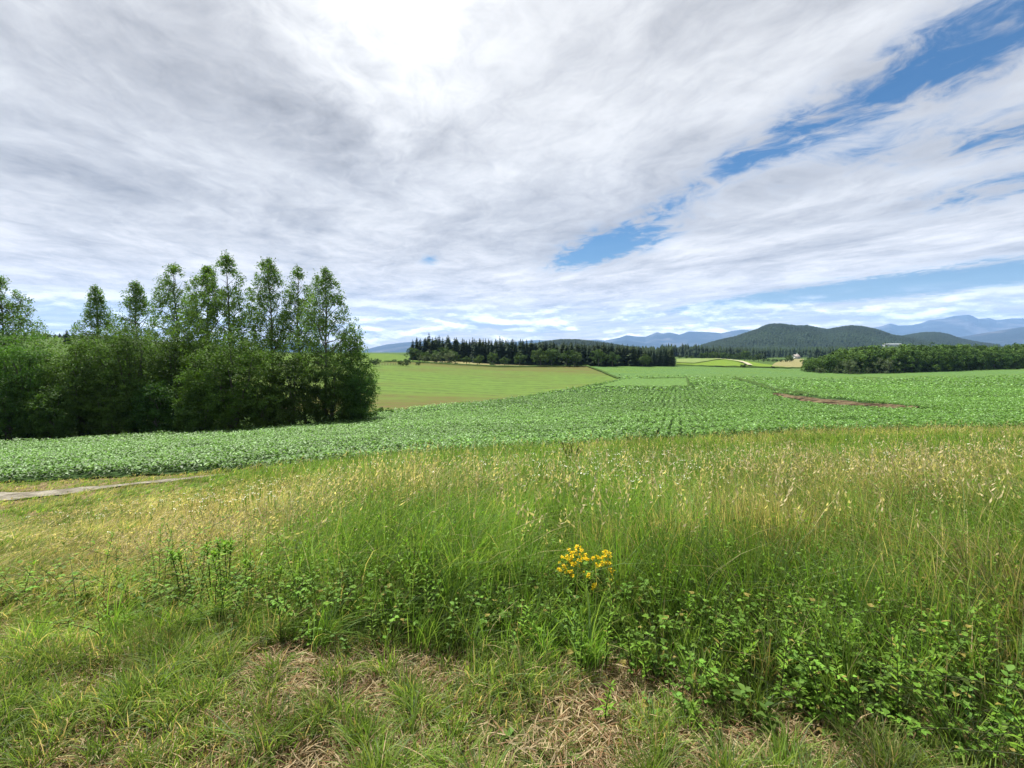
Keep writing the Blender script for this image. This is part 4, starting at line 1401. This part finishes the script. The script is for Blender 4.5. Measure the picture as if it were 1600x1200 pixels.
# flowering stalks with seed heads
rng = np.random.default_rng(203)
ss_ = Soup()
for n, y0, y1, sc_w in ((5200, 2.9, 5.5, .0030), (5200, 5.5, 10, .0045), (3000, 10, 22.5, .008)):
    x, y = band(n, y0, y1)
    px = 800 + x / y * F
    h, dry, left = meadow_fields(x, y)
    k = (y > verge_y(px) + .6) & (y < edge_y(px)) & ~in_poly(x, y, TRACK) & (fbm(x, y, .7, 65, 2) > .40) & (rng.random(n) < .40 + 1.1 * dry - .25 * left - .25 * np.clip((y - 12) / 8, 0, 1))
    x, y, h, dry, left = x[k], y[k], h[k], dry[k], left[k]
    hh = h * rng.uniform(1.0, 1.5, len(x)) * (1 - .15 * left)
    tips = blades(ss_, x, y, hh, np.full(len(x), sc_w), np.clip(dry + .55, 0, 1), .38 + .45 * left, seg=4)
    # panicle: small spikelets round the upper stalk
    V = ss_.v[-1].reshape(-1, 9, 3)
    top, below = V[:, 8], (V[:, 6] + V[:, 7]) / 2
    ax = top - below
    L = np.linalg.norm(ax, axis=1, keepdims=True)
    m = 7
    for q in range(m):
        t = .15 + 1.0 * q / m
        c_ = below + ax * t * .95
        o_ = rand_dirs(len(x)) * .010 * (1.2 - t) * (1 + y[:, None] * .06)
        sz = (.0125 + .0006 * y) * rng.uniform(.7, 1.3, len(x)) * (1.3 - .6 * t)
        d = unit(ax + rng.normal(size=ax.shape) * L * .35)
        sd_ = unit(np.cross(d, rand_dirs(len(x))))
        p_ = c_ + o_
        VV = np.stack([p_ - d * sz[:, None], p_ + sd_ * sz[:, None] * .38, p_ + d * sz[:, None] * 1.5, p_ - sd_ * sz[:, None] * .38], 1)
        cc = np.array([.58, .48, .30])[None] * rng.uniform(.7, 1.2, (len(x), 1))
        cc = np.where((rng.random((len(x), 1)) < .3), np.array([[.24, .26, .11]]), cc)
        ss_.add(VV, [(0, 1, 2, 3)], cc)
tag(obj('seed_heads', ss_.mesh('seed_heads', GRASS)), 'tan grass stalks with feathery seed heads scattered through the meadow', 'grass', kind='stuff')

# small white meadow flowers
rng = np.random.default_rng(204)
fs_ = Soup()
FLW = [(900, 5.5, 140, 1.0, 1.0), (1020, 4.8, 90, .8, .7), (400, 6.5, 60, .9, .9), (820, 8, 240, 2.5, .45), (1150, 7, 300, 2.5, .35), (1500, 7.5, 120, 1.5, .5), (300, 8, 200, 2, .25)]
n = 9000
x, y = band(n, 3.6, 12)
px = 800 + x / y * F
pr = sum(a * gauss2(px, y, cx, cy, wx, wy) for cx, cy, wx, wy, a in FLW)
k = (rng.random(n) < pr * .55)
x, y = x[k], y[k]
h, dry, left = meadow_fields(x, y)
n = len(x)
zt = ground(x, y) + h * rng.uniform(.65, 1.05, n)
st = Soup()
p0 = np.stack([x, y, ground(x, y)], -1); p1 = np.stack([x + rng.normal(size=n) * .04, y, zt], -1)
w_ = .0012 * y[:, None] * .5 + .001
V = np.stack([p0 - [1, 0, 0] * w_, p0 + [1, 0, 0] * w_, p1 + [1, 0, 0] * w_, p1 - [1, 0, 0] * w_], 1)
fs_.add(V, [(0, 1, 2, 3)], np.tile([.12, .20, .04], (n, 1)))
for q in range(4):
    c_ = p1 + rng.normal(size=(n, 3)) * [.013, .013, .004]
    r0 = rng.uniform(.003, .0065, n) + .0003 * y
    a = rng.random(n) * 6
    V = np.stack([c_ + np.stack([np.cos(a + k2 * 1.2566) * r0, np.sin(a + k2 * 1.2566) * r0, rng.normal(size=n) * .003], -1) for k2 in range(5)], 1)
    fs_.add(V, [(0, 1, 2, 3, 4)], np.tile([.72, .72, .62], (n, 1)) * rng.uniform(.75, 1, (n, 1)))
tag(obj('white_flowers', fs_.mesh('white_flowers', PETAL)), 'tiny white flower clusters speckling the meadow', 'flowers', kind='stuff')

# ------------------------------------------------------------------ cut verge in front: short tufts, thatch and leaves
rng = np.random.default_rng(205)
vs_ = Soup()


def verge_pts(n, y0=1.35, y1=3.0):
    x, y = band(n, y0, y1, 1.3)
    px = 800 + x / y * F
    k = y < verge_y(px) + .25
    return x[k], y[k]


x, y = verge_pts(118000)
gr = fbm(x, y, .55, 71) + .35 * (fbm(x, y, .18, 73) - .5)
k = rng.random(len(x)) < np.clip((gr - .385) * 4.0, .22, .98)
x, y, gr = x[k], y[k], gr[k]
blades(vs_, x, y, (.05 + .13 * np.clip(gr - .35, 0, .5) * 2) * rng.uniform(.5, 1.5, len(x)), .0050 * rng.uniform(.6, 1.5, len(x)), np.clip(.60 - gr * .7, .08, .6), 1.0, leanx=.35 + rng.normal(size=len(x)) * .5)
# distinct tufts
nt = 250
tx, ty = verge_pts(nt * 2, 1.4, 2.9)
tx, ty = tx[:nt], ty[:nt]
m = 90
X = (tx[:, None] + rng.normal(size=(len(tx), m)) * .028).ravel(); Y = (ty[:, None] + rng.normal(size=(len(tx), m)) * .028).ravel()
hs = np.repeat(rng.uniform(.10, .24, len(tx)), m) * rng.uniform(.6, 1.15, len(X))
blades(vs_, X, Y, hs, .0045 * rng.uniform(.7, 1.3, len(X)), np.full(len(X), .05), 1.0, seg=4, leanx=(X - np.repeat(tx, m)) * 22)
for i_ in range(len(vs_.c)): vs_.c[i_] = vs_.c[i_] * np.array([.98, .88, 1.0])
tag(obj('verge_grass', vs_.mesh('verge_grass', GRASS)), 'short green grass tufts on the cut verge in front', 'grass', kind='stuff')
# dead stalks lying on the verge
th = Soup()
x, y = verge_pts(56000, 1.3, 3.1)
n = len(x)
dn = fbm(x, y, .5, 77)
k = rng.random(n) < np.clip((dn - .25) * 3, .25, 1)
x, y = x[k], y[k]; n = len(x)
a = rng.random(n) * 6.283; L = rng.uniform(.02, .12, n); w_ = rng.uniform(.0008, .0026, n)
z = ground(x, y) + rng.uniform(.004, .035, n)
d = np.stack([np.cos(a), np.sin(a), rng.normal(size=n) * .18], -1); sde = np.stack([-np.sin(a), np.cos(a), rng.normal(size=n) * .3], -1)
p_ = np.stack([x, y, z], -1)
mid = p_ + [0, 0, .006] + rng.normal(size=(n, 3)) * .006
V = np.stack([p_ - d * L[:, None] / 2 - sde * w_[:, None], p_ - d * L[:, None] / 2 + sde * w_[:, None], mid + sde * w_[:, None], mid - sde * w_[:, None],
              p_ + d * L[:, None] / 2 + sde * w_[:, None] * .5, p_ + d * L[:, None] / 2 - sde * w_[:, None] * .5], 1)
cc = np.where(rng.random((n, 1)) < .6, np.array([[.38, .30, .18]]), np.array([[.20, .12, .06]])) * rng.uniform(.5, 1.3, (n, 1))
th.add(V, [(0, 1, 2, 3), (3, 2, 4, 5)], cc)
tag(obj('dry_thatch', th.mesh('dry_thatch', GRASS)), 'loose dead stalks and straw lying between the tufts', 'thatch', kind='stuff')

# ------------------------------------------------------------------ broad leaved weeds
def ovate(s, p0, d, L, w, col, fold=.15, droop=.25):
    """pointed oval leaves: p0 (n,3) base, d (n,3) direction"""
    n = len(p0)
    side = unit(np.cross(d, np.array([0, 0, 1.]) + rng.normal(size=(n, 3)) * .15))
    up = unit(np.cross(side, d))
    Lc, wc = L[:, None], w[:, None]
    def P(t, sg, k): return p0 + d * Lc * t + side * wc * sg * k + up * wc * abs(sg) * k * fold * 2 - np.array([0, 0, 1.]) * Lc * droop * t * t
    V = np.stack([P(0, 0, 0), P(.22, 1, .38), P(.5, 1, .5), P(.8, 1, .26), P(1, 0, 0), P(.8, -1, .26), P(.5, -1, .5), P(.22, -1, .38), P(.5, 0, 0)], 1)
    s.add(V, [(0, 1, 2, 8), (8, 2, 3, 4), (8, 4, 5, 6), (0, 8, 6, 7)], col)


def weed_cols(n, base, var=.22):
    return np.clip(np.array(base)[None] * (1 + rng.normal(size=(n, 1)) * var) + np.array([[.03, .025, 0]]) * rng.random((n, 1)), .01, .8)


def leafy_stem(st, lf, x, y, z, h, nl, L, base, el=(.0, .6), aspect=.5, lean=None, topbias=0.0, stemr=.0022):
    lean = np.array(lean if lean is not None else rng.normal(size=2) * .12)
    P = np.array([(x + lean[0] * h * t * t, y + lean[1] * h * t * t, z + h * t) for t in np.linspace(0, 1, 5)])
    add_tube(st, P, np.linspace(stemr * 1.4, stemr * .6, 5), (.07, .09, .035), 4)
    t = (np.linspace(.08, 1, nl)) ** (1 - topbias)
    p0 = np.stack([np.interp(t, np.linspace(0, 1, 5), P[:, q]) for q in range(3)], -1)
    a = np.arange(nl) * 2.4 + rng.random() * 6 + rng.normal(size=nl) * .2
    e = rng.uniform(el[0], el[1], nl) + .5 * t ** 3
    d = np.stack([np.cos(a) * np.cos(e), np.sin(a) * np.cos(e), np.sin(e)], -1)
    LL = L * rng.uniform(.45, 1.15, nl) * (1 - .35 * t)
    cols = weed_cols(nl, np.array(base) * rng.uniform(.7, 1.2))
    cols = np.where(rng.random((nl, 1)) < .05, np.array([[.26, .22, .06]]), cols)
    if aspect > .62:      # leaves in threes on a short stalk
        pe = p0 + d * LL[:, None] * .45
        for w_ in (-1.1, 0, 1.1):
            ca, sa = math.cos(w_), math.sin(w_)
            dd = np.stack([d[:, 0] * ca - d[:, 1] * sa, d[:, 0] * sa + d[:, 1] * ca, d[:, 2] - .1], -1)
            k_ = .85 if w_ == 0 else .68
            ovate(lf, pe, unit(dd), LL * k_, LL * aspect * k_, cols)
    else:
        ovate(lf, p0, d, LL, LL * aspect, cols)


rng = np.random.default_rng(301)
ws = Soup()
spots = []
WEEDZ = [  # px, py of ground foot ranges: centre px, Y, spread px, spread Y, count, height
    (480, 2.95, 120, .25, 85, .40), (640, 2.80, 110, .22, 85, .36), (800, 2.7, 80, .2, 65, .30), (930, 2.62, 60, .15, 30, .24), (1120, 2.6, 90, .22, 75, .32), (1250, 2.4, 100, .25, 100, .32),
    (1400, 2.3, 100, .28, 100, .32), (1530, 2.15, 80, .28, 85, .34), (290, 3.1, 60, .25, 35, .40), (60, 3.0, 60, .25, 26, .28), (1330, 1.95, 160, .12, 40, .12), (1500, 3.2, 90, .5, 40, .34),
    (1300, 3.3, 160, .5, 40, .34), (700, 3.5, 260, .4, 70, .34), (1020, 3.3, 200, .5, 40, .32)]
for cx, cy, wx, wy, cnt, hh in WEEDZ:
    for k in range(int(cnt * 1.15)):
        px = cx + rng.normal() * wx * 1.15; Y = cy + rng.normal() * wy
        if Y < verge_y(px) - .15 and hh > .2: continue
        if Y < 1.6: continue
        x = (px - 800) / F * Y
        spots.append((x, Y, hh * rng.uniform(.40, 1.15)))
for x, y, h in spots:
    z = float(ground(x, y))
    kind = rng.random()
    if kind < .55:    # bramble or nettle like, roundish leaves
        leafy_stem(ws, ws, x, y, z, h, int(8 + h * 34), rng.uniform(.030, .055), (.108, .222, .030), (-.1, .5), .66, rng.normal(size=2) * .7)
    elif kind < .85:  # narrow leaves
        leafy_stem(ws, ws, x, y, z, h * 1.15, int(20 + h * 70), rng.uniform(.040, .070), (.135, .255, .030), (.1, .8), .24, rng.normal(size=2) * .15, .2)
    else:
        leafy_stem(ws, ws, x, y, z, h * .9, int(10 + h * 40), rng.uniform(.035, .07), (.090, .185, .035), (-.2, .4), .60, rng.normal(size=2) * .3)
# little rosettes on the verge
for k in range(150):
    x, y = verge_pts(3, 1.4, 2.7)
    if not len(x): continue
    x, y = float(x[0]), float(y[0]); z = float(ground(x, y))
    nl = rng.integers(5, 10)
    a = rng.random(nl) * 6.28; e = rng.uniform(.15, .8, nl)
    d = np.stack([np.cos(a) * np.cos(e), np.sin(a) * np.cos(e), np.sin(e)], -1)
    LL = rng.uniform(.03, .065, nl)
    ovate(ws, np.tile([x, y, z + .005], (nl, 1)), d, LL, LL * .45, weed_cols(nl, (.09, .17, .035)))
tag(obj('undergrowth', ws.mesh('undergrowth', WEED)), 'tangle of nettles, brambles and other broad leaved weeds along the verge edge', 'weeds', kind='stuff')

# individual tall weeds with a tuft of narrow leaves at the tip
def tall_weed(px, Y, toppy, label, seed, base=(.14, .27, .032)):
    global rng
    rng = np.random.default_rng(seed)
    x, y, z = at(px, Y)
    h = top_h(px, Y, toppy, z)
    root = empty('tall_weed', (x, y, z))
    st, lf = Soup(), Soup()
    lean = rng.normal(size=2) * .05
    P = np.array([(lean[0] * h * t * t, lean[1] * h * t * t, h * t) for t in np.linspace(0, 1, 6)])
    add_tube(st, P, np.linspace(.0042, .0022, 6), (.04, .045, .025), 6)
    n = 64
    t = np.concatenate([np.linspace(.35, .93, 30), rng.uniform(.82, 1.0, 34)])
    p0 = np.stack([np.interp(t, np.linspace(0, 1, 6), P[:, q]) for q in range(3)], -1)
    a = np.arange(n) * 2.4
    e = np.where(t > .8, rng.uniform(.1, 1.3, n), rng.uniform(-.2, .6, n))
    d = np.stack([np.cos(a) * np.cos(e), np.sin(a) * np.cos(e), np.sin(e)], -1)
    L = np.where(t > .8, .050, .034) * rng.uniform(.7, 1.2, n)
    ovate(lf, p0, d, L, L * .22, weed_cols(n, base, .15))
    obj('stem', st.mesh('stem', WEED, True), root)
    obj('leaves', lf.mesh('leaves', WEED), root)
    tag(root, label, 'weed', 'tall leafy weed stalks in the meadow edge')


TW = [(262, 3.05, 857, 'dark stemmed weed with bright leafy tip, leftmost of the tall stalks'), (312, 3.1, 852, 'dark stemmed weed stalk just left of the tallest one'), (329, 3.05, 842, 'tallest dark stemmed weed with bright leafy tip on the left'),
      (342, 3.15, 848, 'weed stalk close behind the tallest one on its right'), (370, 3.0, 872, 'shorter weed stalk right of the tall pair with a broad bright tip'), (630, 2.95, 872, 'single dark stemmed weed stalk standing near the middle'),
      (492, 3.1, 868, 'weed stalk rising above the nettles left of the middle'), (510, 3.0, 880, 'weed stalk close right of another above the nettles'), (560, 2.95, 884, 'bright tipped weed between the nettles and the single dark stalk'),
      (428, 3.05, 888, 'low bright tipped weed left of the nettles'), (675, 3.0, 898, 'weed stalk just right of the single dark stalk'), (600, 2.9, 898, 'low weed stalk left of the single dark stalk'),
      (455, 2.95, 900, 'low weed stalk in front of the nettles'), (1145, 3.1, 842, 'dark stemmed weed in the grass right of the yellow flowers'), (1118, 3.2, 862, 'leafy weed stalk in the grass beside the dark stemmed one right of the yellow flowers'), (1455, 2.5, 985, 'bright bushy weed near the lower right corner'),
      (1490, 2.45, 1000, 'leafy bright weed in the lower right beside the bushy one'), (1560, 2.3, 1010, 'bright weed at the lower right edge')]
for k, (px, Y, top, lab) in enumerate(TW):
    tall_weed(px, Y, top, lab, 400 + k)
    if px in (262, 312, 329, 1455, 1490): tall_weed(px + 9, Y + .05, top + 8, lab.replace('weed', 'weed companion') if False else 'thin weed stalk standing close beside the ' + ('leftmost tall stalk' if px == 262 else 'second tall stalk' if px == 312 else 'tallest stalk' if px == 329 else 'bushy lower right weed' if px == 1455 else 'leafy lower right weed'), 450 + k)

# yellow flowering plant
def yellow_plant():
    global rng
    rng = np.random.default_rng(501)
    Y = 2.8
    x, y, z = at(918, Y)
    root = empty('yellow_flower_plant', (x, y, z))
    st, lf = Soup(), Soup()
    heads = [(905, 853), (910, 860), (893, 862), (901, 864), (884, 872), (890, 874), (896, 871), (880, 880), (886, 885), (875, 890), (880, 892), (890, 891), (885, 889), (912, 868), (908, 873), (916, 871), (920, 874), (900, 882), (906, 880),
             (930, 873), (937, 870), (940, 881), (946, 880), (952, 860), (950, 865), (956, 868), (945, 874), (953, 876), (957, 878), (948, 889), (944, 884), (912, 894), (916, 895), (920, 907), (922, 902), (934, 913), (936, 917), (932, 918), (965, 905), (968, 908), (961, 908), (898, 900), (963, 890)]
    for hx, hy in heads:
        yy = rng.normal() * .05
        YY = Y + yy
        X = (hx - 800) / F * YY - x
        Z = top_h(hx, YY, hy, z)
        base = np.array([rng.normal() * .05, rng.normal() * .05, 0])
        tip = np.array([X, yy, Z])
        P = np.array([base + (tip - base) * np.array([t ** 1.4, t ** 1.4, t]) for t in np.linspace(0, 1, 6)])
        add_tube(st, P, np.linspace(.0022, .0009, 6), (.10, .12, .04), 4)
        n = 12
        t = np.linspace(.35, .95, n)
        p0 = np.stack([np.interp(t, np.linspace(0, 1, 6), P[:, q]) for q in range(3)], -1)
        a = np.arange(n) * 1.57; e = rng.uniform(0, .6, n)
        d = np.stack([np.cos(a) * np.cos(e), np.sin(a) * np.cos(e), np.sin(e)], -1)
        ovate(lf, p0, d, np.full(n, .022), np.full(n, .009), weed_cols(n, (.07, .14, .03)))
        fl = Soup()
        for q in range(rng.integers(2, 4)):
            c_ = tip + rng.normal(size=3) * .010
            nrm = unit(np.array([rng.normal() * .5, -.7 + rng.normal() * .4, .8]))
            a_ = unit(np.cross(nrm, rng.normal(size=3))); b_ = np.cross(nrm, a_)
            m = 5; ang = np.arange(m) * 1.2566
            d = a_[None] * np.cos(ang)[:, None] + b_[None] * np.sin(ang)[:, None] + nrm[None] * .25
            L = np.full(m, rng.uniform(.0115, .0165))
            ovate(fl, np.repeat(c_[None], m, 0), unit(d), L, L * .75, np.tile([.80, .58, .012], (m, 1)) * rng.uniform(.8, 1.1, (m, 1)), .1, .1)
            add_tube(fl, [c_, c_ + nrm * .006], [.0028, .0018], (.55, .28, .02), 6)
        obj('flower', fl.mesh('flower', PETAL), root)
    obj('stem', st.mesh('stem', WEED, True), root)
    obj('leaves', lf.mesh('leaves', WEED), root)
    tag(root, 'wild plant with a cluster of bright yellow flowers in the meadow edge', 'flowering plant')


yellow_plant()


# dark dock like plant in the meadow
def dark_plant():
    global rng
    rng = np.random.default_rng(511)
    x, y, z = at(893, 9.0)
    h = top_h(893, 9.0, 685, z)
    root = empty('dark_weed', (x, y, z))
    st, lf = Soup(), Soup()
    for k in range(8):
        dx = rng.normal() * .10
        L = h * rng.uniform(.75, 1.02)
        P = np.array([(dx * 1.3 * t * t, rng.normal() * .01, L * t) for t in np.linspace(0, 1, 6)])
        add_tube(st, P, np.linspace(.008, .004, 6), (.06, .045, .025), 5)
        n = 46
        t = rng.uniform(.45, 1.0, n)
        p0 = np.stack([np.interp(t, np.linspace(0, 1, 6), P[:, q]) for q in range(3)], -1)
        leaf_quads(lf, p0 + rng.normal(size=(n, 3)) * .018, .032, leaf_col(n, (.07, .07, .025), .3))
    obj('stem', st.mesh('stem', WEED, True), root)
    obj('leaves', lf.mesh('leaves', WEED), root)
    tag(root, 'dark brownish upright weed standing alone in the meadow near the crop edge', 'weed')


dark_plant()


# single tall seed head, right
def tall_stalk(px, Y, top_px, top_py, label, seed):
    global rng
    rng = np.random.default_rng(seed)
    x, y, z = at(px, Y)
    h = top_h(top_px, Y, top_py, z)
    dx = (top_px - px) / F * Y
    root = empty('grass_stalk', (x, y, z))
    st, hd = Soup(), Soup()
    P = np.array([(dx * t ** 1.6, 0, h * t) for t in np.linspace(0, 1, 10)])
    add_tube(st, P, np.linspace(.0022, .0012, 10), (.22, .22, .10), 5)
    n = 90
    t = rng.uniform(.80, 1.0, n)
    p0 = np.stack([np.interp(t, np.linspace(0, 1, 10), P[:, q]) for q in range(3)], -1) + rng.normal(size=(n, 3)) * .0045
    leaf_quads(hd, p0, .017, np.tile([.46, .37, .22], (n, 1)) * rng.uniform(.7, 1.2, (n, 1)), aspect=.35)
    obj('stem', st.mesh('stem', GRASS, True), root)
    obj('seed_head', hd.mesh('seed_head', GRASS), root)
    tag(root, label, 'grass stalk', 'single grass stalks')


tall_stalk(1432, 4.2, 1396, 700, 'lone tall grass stalk with a heavy tan seed head leaning left against the green meadow', 521)
tall_stalk(795, 4.6, 791, 726, 'tan seed head on a straight stalk near the middle of the meadow', 522)
tall_stalk(845, 4.4, 853, 738, 'tan seed head stalk just left of the dark weed', 523)
tall_stalk(1030, 4.2, 1022, 735, 'pale seed head stalk in the meadow right of the dark weed', 524)
tall_stalk(1010, 3.3, 1003, 905, 'pale straw stalk rising right below the yellow flowers', 525)

# clump of pale tall grass, right of middle, and bent straw on the left
rng = np.random.default_rng(531)
cl = Soup()
for k in range(110):
    px_ = rng.uniform(150, 1600); yy = float(verge_y(px_)) + rng.uniform(-.05, .75); n = 70
    x0 = (px_ - 800) / F * yy
    blades(cl, x0 + rng.normal(size=n) * .035, yy + rng.normal(size=n) * .035, rng.uniform(.22, .46) * rng.uniform(.5, 1.15, n), np.full(n, .0048), np.full(n, rng.choice([.02, .08, .35])), .9, seg=4)
for cx, cy, n, hh, dr, sp in ((1215, 3.3, 900, .62, .30, .16), (1240, 3.0, 500, .50, .2, .14), (1180, 3.5, 400, .60, .5, .14), (1060, 3.4, 350, .55, .4, .14), (960, 3.3, 350, .52, .35, .16), (1340, 3.4, 500, .58, .45, .22), (1500, 3.0, 500, .5, .4, .22), (1590, 2.2, 300, .30, .05, .1),
                               (1300, 4.2, 600, .58, .6, .35), (1450, 4.4, 700, .58, .6, .4), (1150, 4.3, 400, .58, .5, .3), (700, 4.6, 600, .50, .7, .3), (450, 5.0, 900, .42, .75, .5), (250, 4.6, 800, .36, .7, .5), (1560, 3.9, 500, .5, .55, .35)):
    x0, y0 = (cx - 800) / F * cy, cy
    X = x0 + rng.normal(size=n) * sp; Y = y0 + rng.normal(size=n) * sp * .6
    blades(cl, X, Y, hh * rng.uniform(.6, 1.2, n), np.full(n, .0055), np.full(n, dr + .25), .40 + .5 * (cx < 800), seg=4)
tag(obj('pale_grass', cl.mesh('pale_grass', GRASS)), 'pale upright tall grass growing in clumps at the near edge of the meadow', 'grass', kind='stuff')

# ------------------------------------------------------------------ air
def haze():
    x0, x1, y0, y1, z0, z1 = -21700, 21700, -21700, 21700, -330.0, 1330.0
    V = np.array([(x0, y0, z0), (x1, y0, z0), (x1, y1, z0), (x0, y1, z0), (x0, y0, z1), (x1, y0, z1), (x1, y1, z1), (x0, y1, z1)], float)
    fs = np.array([(3, 2, 1, 0), (4, 5, 6, 7), (0, 1, 5, 4), (1, 2, 6, 5), (2, 3, 7, 6), (3, 0, 4, 7)])
    m, g = new_mat('air')
    p = g.n('ShaderNodeVolumePrincipled')
    p.inputs['Color'].default_value = (0.32, 0.56, 1.0, 1)
    p.inputs['Density'].default_value = HAZE
    p.inputs['Anisotropy'].default_value = 0.0
    o = g.n('ShaderNodeOutputMaterial')
    g.put(o.inputs['Volume'], p.outputs[0])
    tag(obj('haze', mesh_np('haze', V, [fs], m)), 'thin blue haze in the distance', None, kind='stuff')


HAZE = 5e-5
haze()
